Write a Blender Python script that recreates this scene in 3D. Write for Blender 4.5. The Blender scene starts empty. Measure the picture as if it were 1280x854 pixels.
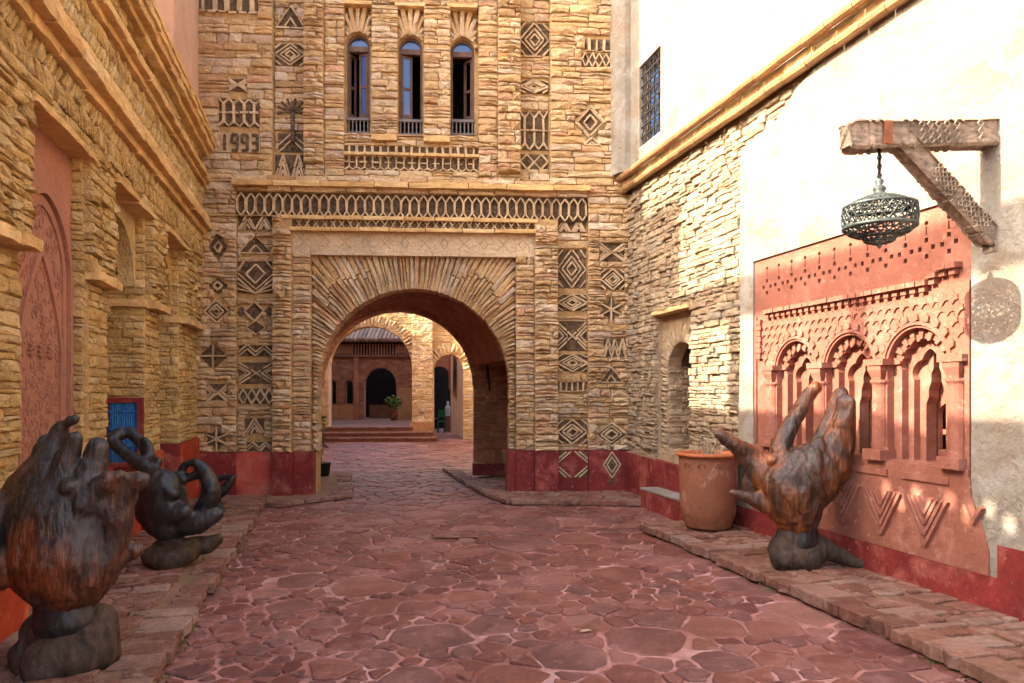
import bpy, bmesh, math, random
import numpy as np
from mathutils import Vector, Matrix, noise
from mathutils.geometry import tessellate_polygon
R_ = random.Random(7)
U = R_.uniform
S = bpy.context.scene
# ------------------------------------------------------------------ camera
FPX, HOR, EYE = 900.0, 490.0, 1.6
cam = bpy.data.objects.new('camera', bpy.data.cameras.new('camera'))
S.collection.objects.link(cam); S.camera = cam
cam.location = (0, 0, EYE); cam.rotation_euler = (math.radians(90), 0, 0)
cam.data.sensor_width = 36; cam.data.lens = FPX/1280*36
cam.data.shift_y = (HOR-427)/1280; cam.data.clip_end = 1000; cam.data.clip_start = .05
# ------------------------------------------------------------------ light
SUN_T = Vector((.9701, .2425, -.655)).normalized()       # direction the sunlight travels
W = bpy.data.worlds.new('World'); S.world = W; W.use_nodes = True
nt = W.node_tree; bg = nt.nodes['Background']
sky = nt.nodes.new('ShaderNodeTexSky'); sky.sky_type = 'NISHITA'; sky.sun_disc = False
sky.sun_elevation = math.asin(-SUN_T.z)
sky.sun_rotation = math.atan2(-SUN_T.x, -SUN_T.y)
sky.dust_density = 6.0; sky.air_density = 1.0; sky.ozone_density = 1.0
nt.links.new(sky.outputs[0], bg.inputs[0]); bg.inputs[1].default_value = .15
sun = bpy.data.objects.new('sun', bpy.data.lights.new('sun', 'SUN'))
S.collection.objects.link(sun)
sun.data.energy = 2.7; sun.data.angle = math.radians(.53); sun.data.color = (1, .87, .70)
sun.rotation_euler = SUN_T.to_track_quat('-Z', 'Y').to_euler()
S.view_settings.view_transform = 'Standard'; S.view_settings.look = 'None'
S.view_settings.exposure = 2.82; S.view_settings.gamma = 1
S.cycles.max_bounces = 10; S.cycles.diffuse_bounces = 6
# ------------------------------------------------------------------ materials
def mat(name, cols, rough=.9, spec=.25, nscale=3.0, namp=.35, fine=60, bump=.5, bdist=.01, metal=0,
        patch=None, grain=None, crack=0, speck=0):
    """cols: list of colours chosen by each piece's own random; noise gives mottling and relief"""
    m = bpy.data.materials.new(name); m.use_nodes = True
    t = m.node_tree; N = t.nodes.new; L = t.links.new
    b = t.nodes['Principled BSDF']; b.inputs['Roughness'].default_value = rough
    b.inputs['Specular IOR Level'].default_value = spec; b.inputs['Metallic'].default_value = metal
    geo = N('ShaderNodeNewGeometry'); oi = N('ShaderNodeObjectInfo'); at = N('ShaderNodeAttribute'); at.attribute_name = 'tint'
    ad = N('ShaderNodeMath'); ad.operation = 'ADD'; L(oi.outputs['Random'], ad.inputs[0]); L(at.outputs['Fac'], ad.inputs[1])
    fr = N('ShaderNodeMath'); fr.operation = 'FRACT'; L(ad.outputs[0], fr.inputs[0])
    rp = N('ShaderNodeValToRGB'); L(fr.outputs[0], rp.inputs[0])
    e = rp.color_ramp.elements
    while len(e) < len(cols): e.new(.5)
    for i, c in enumerate(cols):
        e[i].position = i/max(1, len(cols)-1) if len(cols) > 1 else i; e[i].color = (*c, 1)
    if len(cols) == 1: e[1].color = (*cols[0], 1)
    src = rp.outputs[0]
    def noise_(sc, det=6, ro=.6, stretch=None, dist=0):
        n = N('ShaderNodeTexNoise'); n.inputs['Scale'].default_value = sc; n.inputs['Detail'].default_value = det
        n.inputs['Roughness'].default_value = ro; n.inputs['Distortion'].default_value = dist
        if stretch:
            mp = N('ShaderNodeMapping'); mp.inputs['Scale'].default_value = stretch
            L(geo.outputs['Position'], mp.inputs[0]); L(mp.outputs[0], n.inputs['Vector'])
        else: L(geo.outputs['Position'], n.inputs['Vector'])
        return n.outputs['Fac']
    def mul(src, fac, lo, hi, a=.3, c=.7):
        mr = N('ShaderNodeMapRange'); L(fac, mr.inputs[0])
        mr.inputs[1].default_value = a; mr.inputs[2].default_value = c; mr.inputs[3].default_value = lo; mr.inputs[4].default_value = hi
        mx = N('ShaderNodeMix'); mx.data_type = 'RGBA'; mx.blend_type = 'MULTIPLY'; mx.inputs[0].default_value = 1
        L(src, mx.inputs[6]); L(mr.outputs[0], mx.inputs[7]); return mx.outputs[2]
    src = mul(src, noise_(nscale), 1-namp, 1+namp*.8)
    src = mul(src, noise_(nscale*7, 5, .7), 1-namp*.8, 1+namp*.6)
    if speck: src = mul(src, noise_(170, 3, .8), 1-speck, 1+speck, .35, .65)
    for pc in (patch or []):          # (colour, scale, lo, hi, stretch)
        f = noise_(pc[1], 7, .65, pc[4] if len(pc) > 4 else None, .4)
        mr = N('ShaderNodeMapRange'); L(f, mr.inputs[0]); mr.inputs[1].default_value = pc[2]; mr.inputs[2].default_value = pc[3]
        mx = N('ShaderNodeMix'); mx.data_type = 'RGBA'; L(mr.outputs[0], mx.inputs[0]); L(src, mx.inputs[6]); mx.inputs[7].default_value = (*pc[0], 1)
        src = mx.outputs[2]
    h = noise_(fine, 8, .7)
    h2 = noise_(fine*.22, 6, .6)
    hs = N('ShaderNodeMath'); hs.operation = 'MULTIPLY_ADD'; L(h2, hs.inputs[0]); hs.inputs[1].default_value = 1.6; L(h, hs.inputs[2])
    hh = hs.outputs[0]
    if grain:
        g = noise_(grain[0], 6, .6, grain[1], 1.2)
        src = mul(src, g, grain[2], 1.35, .35, .65)
        h3 = N('ShaderNodeMath'); h3.operation = 'MULTIPLY_ADD'; L(g, h3.inputs[0]); h3.inputs[1].default_value = 2; L(hh, h3.inputs[2]); hh = h3.outputs[0]
    if crack:
        v = N('ShaderNodeTexVoronoi'); v.feature = 'DISTANCE_TO_EDGE'; v.inputs['Scale'].default_value = crack
        L(geo.outputs['Position'], v.inputs['Vector'])
        mr = N('ShaderNodeMapRange'); L(v.outputs['Distance'], mr.inputs[0]); mr.inputs[1].default_value = 0; mr.inputs[2].default_value = .08
        mr.inputs[3].default_value = 0; mr.inputs[4].default_value = 1.4
        h4 = N('ShaderNodeMath'); h4.operation = 'ADD'; L(mr.outputs[0], h4.inputs[0]); L(hh, h4.inputs[1]); hh = h4.outputs[0]
    bp = N('ShaderNodeBump'); bp.inputs['Strength'].default_value = bump; bp.inputs['Distance'].default_value = bdist
    L(hh, bp.inputs['Height']); L(bp.outputs[0], b.inputs['Normal'])
    L(src, b.inputs['Base Color'])
    return m
M = {}
M['stone'] = mat('ochre_stone', [(.60,.37,.16), (.68,.45,.22), (.73,.53,.30), (.63,.385,.16), (.77,.60,.40), (.66,.40,.20), (.57,.42,.28), (.70,.49,.25), (.50,.30,.13), (.72,.42,.24)],
                 nscale=2.2, namp=.2, fine=30, bump=1, bdist=.05, speck=.3, patch=[((.36,.21,.09), 9, .58, .75), ((.66,.52,.36), 5, .62, .74)])
M['stone_left'] = mat('golden_stone', [(.60,.40,.145), (.68,.47,.19), (.62,.39,.13), (.74,.54,.25), (.60,.42,.19), (.52,.32,.11)],
                 nscale=2.2, namp=.22, fine=30, bump=1, bdist=.05, speck=.3, patch=[((.38,.22,.08), 8, .58, .75), ((.68,.52,.30), 4, .6, .74)])
M['stone_right'] = mat('buff_stone', [(.36,.25,.15), (.42,.31,.20), (.33,.225,.135), (.45,.35,.23), (.39,.275,.16), (.33,.28,.21)],
                 nscale=2.2, namp=.22, fine=38, bump=1, bdist=.03, speck=.2)
M['mortar'] = mat('earth_mortar', [(.48,.30,.125)], nscale=6, namp=.3, fine=60, bump=1, bdist=.02)
M['mortar_r'] = mat('buff_mortar', [(.42,.30,.18)], nscale=6, namp=.3, fine=60, bump=1, bdist=.02)
M['dark'] = mat('dark_slate_and_recess_shade', [(.19,.12,.065)], nscale=16, namp=.6, fine=60, bump=1, bdist=.05, speck=.5)  # dark slate pieces, and the shade of motif recesses painted as colour
M['sliver'] = mat('slate_sliver', [(.48,.32,.17), (.56,.41,.24), (.40,.26,.14)], nscale=8, namp=.3, fine=60, bump=.6)
M['ledge'] = mat('ledge_stone', [(.58,.36,.14), (.64,.42,.18), (.52,.30,.11), (.68,.48,.23)], nscale=4, namp=.25, fine=40, bump=.8, bdist=.015)
M['red'] = mat('red_limewash', [(.19,.024,.020)], nscale=2.5, namp=.3, fine=50, bump=.5, bdist=.008, rough=.75,
               patch=[((.38,.12,.09), 3.0, .5, .70), ((.13,.014,.014), 2.0, .52, .68), ((.34,.17,.12), 22, .62, .68)])
M['red_light'] = mat('faded_red_limewash', [(.42,.07,.045)], nscale=2.5, namp=.25, fine=50, bump=.5, bdist=.008, rough=.75, patch=[((.44,.16,.11), 3.0, .5, .72), ((.22,.03,.022), 1.6, .55, .7)])
M['cornice_r'] = mat('glazed_cornice_tile', [(.25,.13,.055), (.30,.165,.07), (.21,.105,.045)], nscale=4, namp=.3, fine=40, bump=.7, rough=.6)
M['orange_red'] = mat('orange_red_limewash', [(.36,.050,.018)], nscale=2.5, namp=.25, fine=50, bump=.5, bdist=.008, rough=.8,
               patch=[((.62,.20,.09), 3.0, .55, .75)])
M['stucco'] = mat('cream_stucco', [(.27,.235,.185)], nscale=1.2, namp=.1, fine=22, bump=1, bdist=.03,
                  patch=[((.25,.175,.115), 1.1, .47, .66, (.8,.8,1.3)), ((.20,.155,.11), 5, .55, .68, (1,1,.45)), ((.16,.12,.09), 28, .62, .68), ((.32,.29,.245), 2.2, .5, .6), ((.55,.45,.36), 12, .66, .74)])
M['pinkst'] = mat('pink_stucco_tower', [(.55,.33,.21)], nscale=1.2, namp=.15, fine=40, bump=.4)
M['pink'] = mat('terracotta_plaster', [(.25,.092,.060)], nscale=2, namp=.12, fine=55, bump=.7, bdist=.01, speck=.06,
                patch=[((.35,.16,.115), 2.5, .5, .7), ((.22,.07,.042), 5, .54, .72), ((.38,.23,.17), 14, .6, .72), ((.16,.06,.04), 40, .62, .7)])
M['pinkdoor'] = mat('carved_pink_plaster', [(.36,.165,.105)], nscale=2, namp=.15, fine=30, bump=1, bdist=.02,
                patch=[((.42,.17,.10), 3, .5, .7)])
M['paver'] = mat('red_paving_stone', [(.14,.040,.030), (.19,.058,.038), (.12,.034,.027), (.23,.084,.058), (.16,.048,.032), (.18,.072,.056), (.13,.050,.043), (.20,.064,.040), (.27,.125,.095)],
                 nscale=1.3, namp=.25, fine=35, bump=.8, bdist=.015, rough=.5, spec=.4, speck=.15,
                 patch=[((.30,.14,.115), 1.3, .5, .74), ((.30,.14,.115), 9, .54, .74), ((.07,.022,.018), 16, .6, .72)])
M['pmortar'] = mat('pink_paving_mortar', [(.36,.16,.13)], nscale=1.2, namp=.3, fine=50, bump=.8, bdist=.01, rough=.8, speck=.15,
                 patch=[((.17,.058,.044), 1.7, .46, .62), ((.50,.29,.255), 2.0, .50, .66)])
M['wpaver'] = mat('walkway_stone', [(.18,.07,.045), (.23,.092,.058), (.26,.13,.085), (.16,.062,.042), (.25,.105,.07), (.33,.21,.155), (.21,.078,.05)],
                 nscale=3, namp=.35, fine=30, bump=1, bdist=.03, rough=.7, speck=.25,
                 patch=[((.33,.20,.145), 7, .5, .66), ((.09,.035,.025), 6, .6, .7)])
M['wmortar'] = mat('walkway_mortar', [(.24,.135,.08)], nscale=3, namp=.3, fine=50, bump=.9, bdist=.01, rough=.85, speck=.15,
                 patch=[((.17,.13,.05), 2.2, .55, .7)])
M['wood'] = mat('weathered_sculpture_wood', [(.034,.024,.020)], nscale=3, namp=.45, fine=30, bump=.6, bdist=.01, rough=.36, spec=.55,
                patch=[((.15,.042,.010), 2.1, .48, .62, (1,1,.6)), ((.055,.048,.050), 3.4, .5, .66, (1,1,.6)), ((.008,.006,.006), 5, .56, .7)],
                grain=(34, (1.0, 1.0, .13), .30))
M['wood_rust'] = mat('rust_coloured_sculpture_wood', [(.055,.024,.012)], nscale=3, namp=.45, fine=30, bump=.6, bdist=.01, rough=.34, spec=.55,
                patch=[((.20,.055,.010), 2.4, .43, .57, (1,1,.6)), ((.06,.05,.05), 2.2, .60, .72), ((.010,.007,.006), 5, .56, .7)], grain=(34, (1.0, 1.0, .13), .30))
M['wood_dark'] = mat('blackened_sculpture_wood', [(.014,.012,.012)], nscale=3, namp=.4, fine=30, bump=.3, bdist=.01, rough=.45, spec=.5,
                patch=[((.035,.026,.024), 3, .5, .7)], grain=(14, (1, 1, .3), .5))
M['wood_base'] = mat('stump_wood', [(.055,.036,.025)], nscale=4, namp=.4, fine=40, bump=.5, bdist=.01, rough=.7,
                patch=[((.085,.042,.02), 3, .5, .7)], grain=(12, (1, 1, .3), .5))
M['beam'] = mat('carved_grey_cedar', [(.27,.21,.155)], nscale=5, namp=.35, fine=50, bump=.4, bdist=.006,
                grain=(20, (.25, 1, 1), .55), patch=[((.20,.15,.11), 9, .55, .7)])
M['rust'] = mat('rusty_iron', [(.22,.08,.04)], fine=80, bump=.4, rough=.8)
M['patina'] = mat('green_grey_metal', [(.065,.078,.072)], nscale=9, namp=.35, fine=80, bump=.4, bdist=.004, rough=.5, metal=.5,
                patch=[((.13,.15,.14), 9, .5, .7)])
M['terra'] = mat('terracotta_pot', [(.26,.10,.052)], nscale=3, namp=.2, fine=40, bump=.4, bdist=.008, rough=.75,
                patch=[((.22,.085,.045), 3, .46, .62), ((.46,.28,.19), 2.6, .56, .7), ((.12,.06,.04), 9, .62, .74)])
M['rim'] = mat('orange_pot_rim', [(.36,.105,.038)], nscale=4, namp=.2, fine=40, bump=.3, rough=.6)
M['window_wood'] = mat('brown_window_wood', [(.13,.075,.05)], nscale=6, namp=.35, fine=60, bump=.4, bdist=.006, rough=.7)
M['grey_wood'] = mat('grey_baluster_wood', [(.17,.14,.13)], nscale=6, namp=.3, fine=60, bump=.4, bdist=.006, rough=.7)
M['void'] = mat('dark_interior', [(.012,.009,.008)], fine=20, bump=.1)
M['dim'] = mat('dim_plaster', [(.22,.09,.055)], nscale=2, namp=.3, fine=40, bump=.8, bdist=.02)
M['blue'] = mat('blue_painted_cane', [(.02,.13,.36), (.03,.19,.45), (.015,.09,.28)], nscale=8, namp=.4, fine=60, bump=.5, rough=.6)
M['tile'] = mat('clay_roof_tile', [(.30,.17,.11), (.38,.24,.16), (.24,.13,.09)], nscale=5, namp=.3, fine=40, bump=.5)
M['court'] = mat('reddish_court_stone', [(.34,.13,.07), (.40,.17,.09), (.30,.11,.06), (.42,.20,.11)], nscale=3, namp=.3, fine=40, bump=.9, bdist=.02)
M['ochre'] = mat('ochre_plaster', [(.42,.20,.09)], nscale=2, namp=.25, fine=40, bump=.5)
M['leaf'] = mat('leaf_green', [(.07,.12,.02), (.12,.17,.03), (.17,.19,.04)], nscale=9, namp=.4, fine=60, bump=.2, rough=.6)
M['twig'] = mat('dry_twig', [(.34,.25,.15), (.44,.35,.24)], nscale=9, namp=.3, fine=60, bump=.3)
M['white'] = mat('white_marble', [(.4,.38,.35)], nscale=9, namp=.1, fine=60, bump=.2)
M['green'] = mat('green_paint', [(.02,.10,.05)], nscale=9, namp=.2, fine=60, bump=.2)
M['iron'] = mat('black_iron', [(.02,.017,.015)], nscale=9, namp=.3, fine=60, bump=.4, rough=.6)
def glass(name, col):
    m = bpy.data.materials.new(name); m.use_nodes = True
    b = m.node_tree.nodes['Principled BSDF']; b.inputs['Base Color'].default_value = (*col, 1)
    b.inputs['Roughness'].default_value = .08; b.inputs['Specular IOR Level'].default_value = .8
    return m
M['pane'] = glass('blue_reflecting_glass', (.04, .09, .24))
# ------------------------------------------------------------------ object helpers
WM = {}
def link(o, parent=None, world=None):
    S.collection.objects.link(o)
    w = world if world is not None else Matrix.Identity(4)
    o.matrix_basis = w; WM[o] = w.copy()
    if parent is not None:
        o.parent = parent; o.matrix_parent_inverse = WM[parent].inverted()
    return o
def thing(name, label, cat, loc, group=None):
    o = bpy.data.objects.new(name, None); o.empty_display_size = .2
    link(o, None, Matrix.Translation(loc)); o['label'] = label; o['category'] = cat
    if group: o['group'] = group
    return o
class Frame:
    """vertical plane: O a ground point on it, n outward normal (towards the viewer)"""
    def __init__(s, O, n):
        s.O = Vector(O); s.n = Vector(n).normalized(); s.u = Vector((0,0,1)).cross(s.n)
    def P(s, u, z, v=0): return s.O + s.u*u + s.n*v + Vector((0,0,z))
    def M(s, u, z, v=0):
        m = Matrix.Identity(4); m.col[0][:3] = s.u; m.col[1][:3] = -s.n; m.col[2][:3] = (0,0,1)
        m.translation = s.P(u, z, v); return m
    def uz(s, px, py, v=0):
        d = Vector(((px-640)/FPX, 1, (HOR-py)/FPX)); c = Vector((0,0,EYE))
        o = s.O + s.n*v; t = (o-c).dot(s.n)/d.dot(s.n); p = c+d*t-o
        return p.dot(s.u), p.z
class MB:
    def __init__(s): s.v = []; s.f = []; s.t = []; s.n = 0
    def add(s, vs, fs, mtx=None, tint=0.):
        a = np.array(vs, dtype=float).reshape(-1, 3)
        if mtx is not None:
            m = np.array(mtx); a = a@m[:3,:3].T + m[:3,3]
        s.v.append(a); s.f += [tuple(i+s.n for i in f) for f in fs]; s.t += [tint]*len(a); s.n += len(a)
    def box(s, fr, u0, u1, z0, z1, v0, v1, tint=0.):
        vs = [fr.P(u, z, v) for v in (v0, v1) for z in (z0, z1) for u in (u0, u1)]
        s.add(vs, [(4,5,7,6),(1,0,2,3),(0,4,6,2),(5,1,3,7),(6,7,3,2),(0,1,5,4)], None, tint)
    def seg(s, fr, a, b, w, v0, v1, tint=0.):
        (u0,z0),(u1,z1) = a, b; L = math.hypot(u1-u0, z1-z0) or 1e-6; nx, nz = -(z1-z0)/L*w/2, (u1-u0)/L*w/2
        q = [(u0+nx,z0+nz),(u0-nx,z0-nz),(u1-nx,z1-nz),(u1+nx,z1+nz)]
        s.prism(fr, q, v0, v1, tint=tint)
    def prism(s, fr, poly, v0, v1, holes=(), tint=0., back=False):
        """solid with outline poly (u,z) and holes, between v0 (deep) and v1 (front)"""
        loops = [list(poly)]+[list(h) for h in holes]
        area = lambda q: sum(q[i][0]*q[(i+1)%len(q)][1]-q[(i+1)%len(q)][0]*q[i][1] for i in range(len(q)))
        if area(loops[0]) < 0: loops[0].reverse()
        for h in loops[1:]:
            if area(h) > 0: h.reverse()
        flat = [p for l in loops for p in l]
        tris = tessellate_polygon([[Vector((p[0],p[1],0)) for p in l] for l in loops])
        n = len(flat); vs = [fr.P(p[0],p[1],v1) for p in flat]+[fr.P(p[0],p[1],v0) for p in flat]
        fs = []
        for t in tris:
            a,b,c = [flat[i] for i in t]
            if (b[0]-a[0])*(c[1]-a[1])-(b[1]-a[1])*(c[0]-a[0]) < 0: t = (t[0],t[2],t[1])
            fs.append(tuple(t))
            if back: fs.append((t[0]+n,t[2]+n,t[1]+n))
        o = 0
        for l in loops:
            k = len(l)
            for i in range(k): j = (i+1)%k; fs.append((o+i, o+i+n, o+j+n, o+j))
            o += k
        s.add(vs, fs, None, tint)
    def mesh(s, name):
        me = bpy.data.meshes.new(name)
        V_ = np.concatenate(s.v) if s.v else np.zeros((0,3))
        me.from_pydata(V_.tolist(), [], s.f); me.update()
        if any(s.t):
            a = me.attributes.new('tint', 'FLOAT', 'POINT'); a.data.foreach_set('value', np.array(s.t, dtype=np.float32))
        return me
    def build(s, name, m, parent=None, smooth=False, **kw):
        me = s.mesh(name); me.materials.append(m)
        if smooth: me.shade_smooth()
        o = bpy.data.objects.new(name, me); link(o, parent)
        for k, v in kw.items(): o[k] = v
        return o
def box_obj(name, fr, r, m, parent=None, **kw):
    b = MB(); b.box(fr, *r); return b.build(name, m, parent, **kw)
# ---- stone variants: rough blocks, front at y=0, body to y=1
def stone_variant(asp, seed):
    r = random.Random(seed); n = 10
    ax = .16/asp
    base = []
    for x, z in ((-.5,-.5),(-.2,-.5),(.2,-.5),(.5,-.5),(.5,0),(.5,.5),(.17,.5),(-.2,.5),(-.5,.5),(-.5,0)):
        base.append((x+ (r.uniform(-.4,.4)*ax), z+r.uniform(-.075,.075)))
    fx, fz = 1-ax*1.0, .86
    k_ = r.choice((0,2,5,7,3)); base[k_] = (base[k_][0]*.93, base[k_][1]*r.uniform(.72,.95))
    c = [(x*fx + r.uniform(-.3,.3)*ax, z*fz + r.uniform(-.05,.05)) for x, z in base]
    # corner cut
    vs = [(x, r.uniform(-.05,.08), z) for x, z in c] + [(x, .13+r.uniform(-.05,.05), z) for x, z in base] + [(x, 1, z) for x, z in base]
    vs.append((r.uniform(-.1,.1), r.uniform(-.16,0), r.uniform(-.1,.1)))
    fs = [(i, (i+1)%n, 3*n) for i in range(n)]
    for i in range(n):
        j = (i+1)%n; fs += [(i, i+n, j+n, j), (i+n, i+2*n, j+2*n, j+n)]
    return vs, fs
VAR = {a: [stone_variant(a, 100*i+int(a*10)) for i in range(8)] for a in (1.2, 2.5, 5.0)}
def slab_variant(seed):
    r = random.Random(seed); vs = []; fs = []; n = 12
    o = [(-.5,-.5),(-.25,-.5),(0,-.5),(.25,-.5),(.5,-.5),(.5,0),(.5,.5),(.25,.5),(0,.5),(-.25,.5),(-.5,.5),(-.5,0)]
    o = [(x+r.uniform(-.008,.008), z+r.uniform(-.07,.07)) for x, z in o]
    for k, y in ((.93,0.),(1.,.05),(1.,1.)):
        for x, z in o: vs.append((x*(1-(1-k)*.25), y+(r.uniform(-.02,.03) if y < 1 else 0), z*k))
    vs.append((0,-.01,0)); fs = [(i,(i+1)%n,3*n) for i in range(n)]
    for i in range(n): j = (i+1)%n; fs += [(i,i+n,j+n,j),(i+n,i+2*n,j+2*n,j+n)]
    return vs, fs
VAR['slab'] = [slab_variant(900+i) for i in range(8)]
VMESH = {}
def vmesh(a, i, m):
    k = (a, i, m.name)
    if k not in VMESH:
        b = MB(); b.add(*VAR[a][i]); me = b.mesh('stone_block'); me.materials.append(m); VMESH[k] = me
    return VMESH[k]
class Pieces:
    """collects stones; the largest in the picture become objects, the rest one joined part"""
    def __init__(s): s.L = []
    def put(s, fr, u, z, w, h, v, depth, rot=0.):
        m = fr.M(u, z, v) @ Matrix.Rotation(rot, 4, 'Y') @ Matrix.Diagonal((w, depth, h, 1))
        asp = max(w/h, h/w); a = 1.2 if asp < 1.8 else (2.5 if asp < 3.6 else 5.0)
        if h > w: m = m @ Matrix.Rotation(math.pi/2, 4, 'Y')
        i = R_.randrange(8)
        c = m.translation; px = 640+FPX*c.x/max(.1,c.y); py = HOR-FPX*(c.z-EYE)/max(.1,c.y)
        d = (c-Vector((0,0,EYE))).length; face = abs(fr.n.dot((c-Vector((0,0,EYE))).normalized()))
        vis = 1 if (-15 < px < 1295 and -15 < py < 870 and c.y > .3) else 0
        s.L.append((w*h*face/(d*d)*vis, m, a, i, R_.random()))
    def emit(s, name, m, parent, limit=300):
        s.L.sort(key=lambda q: -q[0])
        for sc, mx, a, i, t in s.L[:limit]:
            o = bpy.data.objects.new(name, vmesh(a, i, m)); link(o, parent, mx)
        if len(s.L) > limit:
            b = MB()
            for sc, mx, a, i, t in s.L[limit:]: b.add(*VAR[a][i], mx, t)
            b.build(name+'_infill', m, parent, kind='stuff')
def poly_span(poly, z):
    xs = []
    for i in range(len(poly)):
        (a,b),(c,d) = poly[i], poly[(i+1)%len(poly)]
        if (b-z)*(d-z) < 0: xs.append(a+(c-a)*(z-b)/(d-b))
    return (min(xs), max(xs)) if len(xs) >= 2 else None
def courses(pc, fr, u0, u1, z0, z1, v, depth, h=(.085,.14), l=(.2,.6), blocks=(), rough=.02, gap=.005, split=.3, tilt=.018):
    z = z0
    while z < z1-.02:
        hh = U(*h)
        if z+hh > z1-.03: hh = z1-z
        zm = z+hh/2
        sp = []
        for B in blocks:
            q = [poly_span(B, zz) for zz in (z+hh*.2, zm, z+hh*.8)]
            q = [x for x in q if x]
            if q: sp.append((min(x[0] for x in q), max(x[1] for x in q)))
        sp.sort(); free = []; c = u0
        for a, b in sp:
            if a > c: free.append((c, min(a, u1)))
            c = max(c, b)
        if c < u1: free.append((c, u1))
        for a, b in free:
            if b-a < .03: continue
            x = a
            while x < b-1e-4:
                w = U(*l)*(.7+.6*R_.random())
                if x+w > b-l[0]*.5: w = b-x
                if w > l[1]*1.6: w *= .5
                vv = v+U(-rough, rough)
                if hh > h[0]*1.1 and R_.random() < split:
                    k = U(.35,.65)
                    pc.put(fr, x+w/2, z+hh*k/2, w-gap, hh*k-gap*.8, vv, depth, U(-tilt,tilt))
                    pc.put(fr, x+w/2, z+hh*(k+1)/2, w-gap, hh*(1-k)-gap*.8, v+U(-rough,rough), depth, U(-tilt,tilt))
                else:
                    pc.put(fr, x+w/2, zm, w-gap, hh-gap*.8, vv, depth, U(-tilt,tilt))
                x += w
        z += hh
def ledge(fr, u0, u1, z0, z1, v0, v1, m, parent, l=(.35,.7), name='ledge_slab', jit=.012):
    x = u0
    while x < u1-1e-3:
        w = U(*l)
        if x+w > u1-l[0]*.5: w = u1-x
        h = z1-z0; zz = z0+U(-jit,jit)*.5
        a = 'slab'
        mx = fr.M(x+w/2, zz+h/2, v1+U(-jit,jit)) @ Matrix.Rotation(U(-.01,.01), 4, 'Y') @ Matrix.Diagonal((w-.006, v1-v0, h*1.06, 1))
        o = bpy.data.objects.new(name, vmesh(a, R_.randrange(8), m)); link(o, parent, mx)
        x += w
def arc(cu, cz, r, a0, a1, n, fn=None):
    return [(cu+(r*(fn(t) if fn else 1))*math.cos(t), cz+(r*(fn(t) if fn else 1))*math.sin(t)) for t in [a0+(a1-a0)*i/n for i in range(n+1)]]
def archhole(u0, u1, z0, zs, n=24, fn=None, point=0):
    r = (u1-u0)/2; c = (u0+u1)/2
    a = arc(c, zs, r, 0, math.pi, n, fn)
    if point: a = [(u, zs+(z-zs)*(1+point*(1-abs(u-c)/r))) for u, z in a]
    return [(u0, z0), (u1, z0)] + a
def rect(u0, u1, z0, z1): return [(u0,z0),(u1,z0),(u1,z1),(u0,z1)]
def lathe(b, prof, c, n=24, tint=0.):
    vs = []; fs = []
    for r, z in prof:
        for i in range(n): a = 2*math.pi*i/n; vs.append((c[0]+r*math.cos(a), c[1]+r*math.sin(a), c[2]+z))
    for k in range(len(prof)-1):
        for i in range(n): j = (i+1)%n; fs.append((k*n+i, k*n+j, (k+1)*n+j, (k+1)*n+i))
    b.add(vs, fs, None, tint)
def tube(b, pts, rs, n=8, tint=0.):
    pts = [Vector(p) for p in pts]
    if not hasattr(rs, '__len__'): rs = [rs]*len(pts)
    vs = []; fs = []
    for k, p in enumerate(pts):
        d = (pts[min(k+1,len(pts)-1)]-pts[max(k-1,0)]).normalized()
        a = d.cross(Vector((0,0,1))) if abs(d.z) < .95 else d.cross(Vector((1,0,0)))
        a.normalize(); c = d.cross(a)
        for i in range(n): t = 2*math.pi*i/n; vs.append(p+(a*math.cos(t)+c*math.sin(t))*rs[k])
    for k in range(len(pts)-1):
        for i in range(n): j = (i+1)%n; fs.append((k*n+i,k*n+j,(k+1)*n+j,(k+1)*n+i))
    m = len(pts)-1
    fs.append(tuple(range(n))[::-1]); fs.append(tuple(m*n+i for i in range(n)))
    b.add(vs, fs, None, tint)
# ------------------------------------------------------------------ frames of the place
D = Vector((-.2425, .9701, 0))                        # along the lane
NL = Vector((.9701, .2425, 0)); NR = -NL
F = Frame((0, 11.03, 0), (.0659, -.9978, 0))          # gatehouse front
LW = Frame((-1.97, 0, 0), NL)                         # left wall: u grows away from the camera
RW = Frame((4.56, 0, 0), NR)                          # right wall: u grows towards the camera
# ------------------------------------------------------------------ ground and paving
def flat_poly(name, pts, z, m, parent=None, **kw):
    b = MB(); b.add([(p[0],p[1],z) for p in pts], [tuple(range(len(pts)))]); return b.build(name, m, parent, **kw)
ground = flat_poly('ground', [(-400,-400),(400,-400),(400,400),(-400,400)], -.03, M['wmortar'], kind='structure')
def clip_half(poly, nx, ny, c):                        # keep nx*x+ny*y<=c
    out = []
    for i in range(len(poly)):
        a, b = poly[i], poly[(i+1)%len(poly)]; da = nx*a[0]+ny*a[1]-c; db = nx*b[0]+ny*b[1]-c
        if da <= 0: out.append(a)
        if (da < 0 < db) or (db < 0 < da):
            t = da/(da-db); out.append((a[0]+(b[0]-a[0])*t, a[1]+(b[1]-a[1])*t))
    return out
def inpoly(p, poly):
    c = False
    for i in range(len(poly)):
        a, b = poly[i], poly[i-1]
        if (a[1] > p[1]) != (b[1] > p[1]) and p[0] < (b[0]-a[0])*(p[1]-a[1])/(b[1]-a[1])+a[0]: c = not c
    return c
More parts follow.
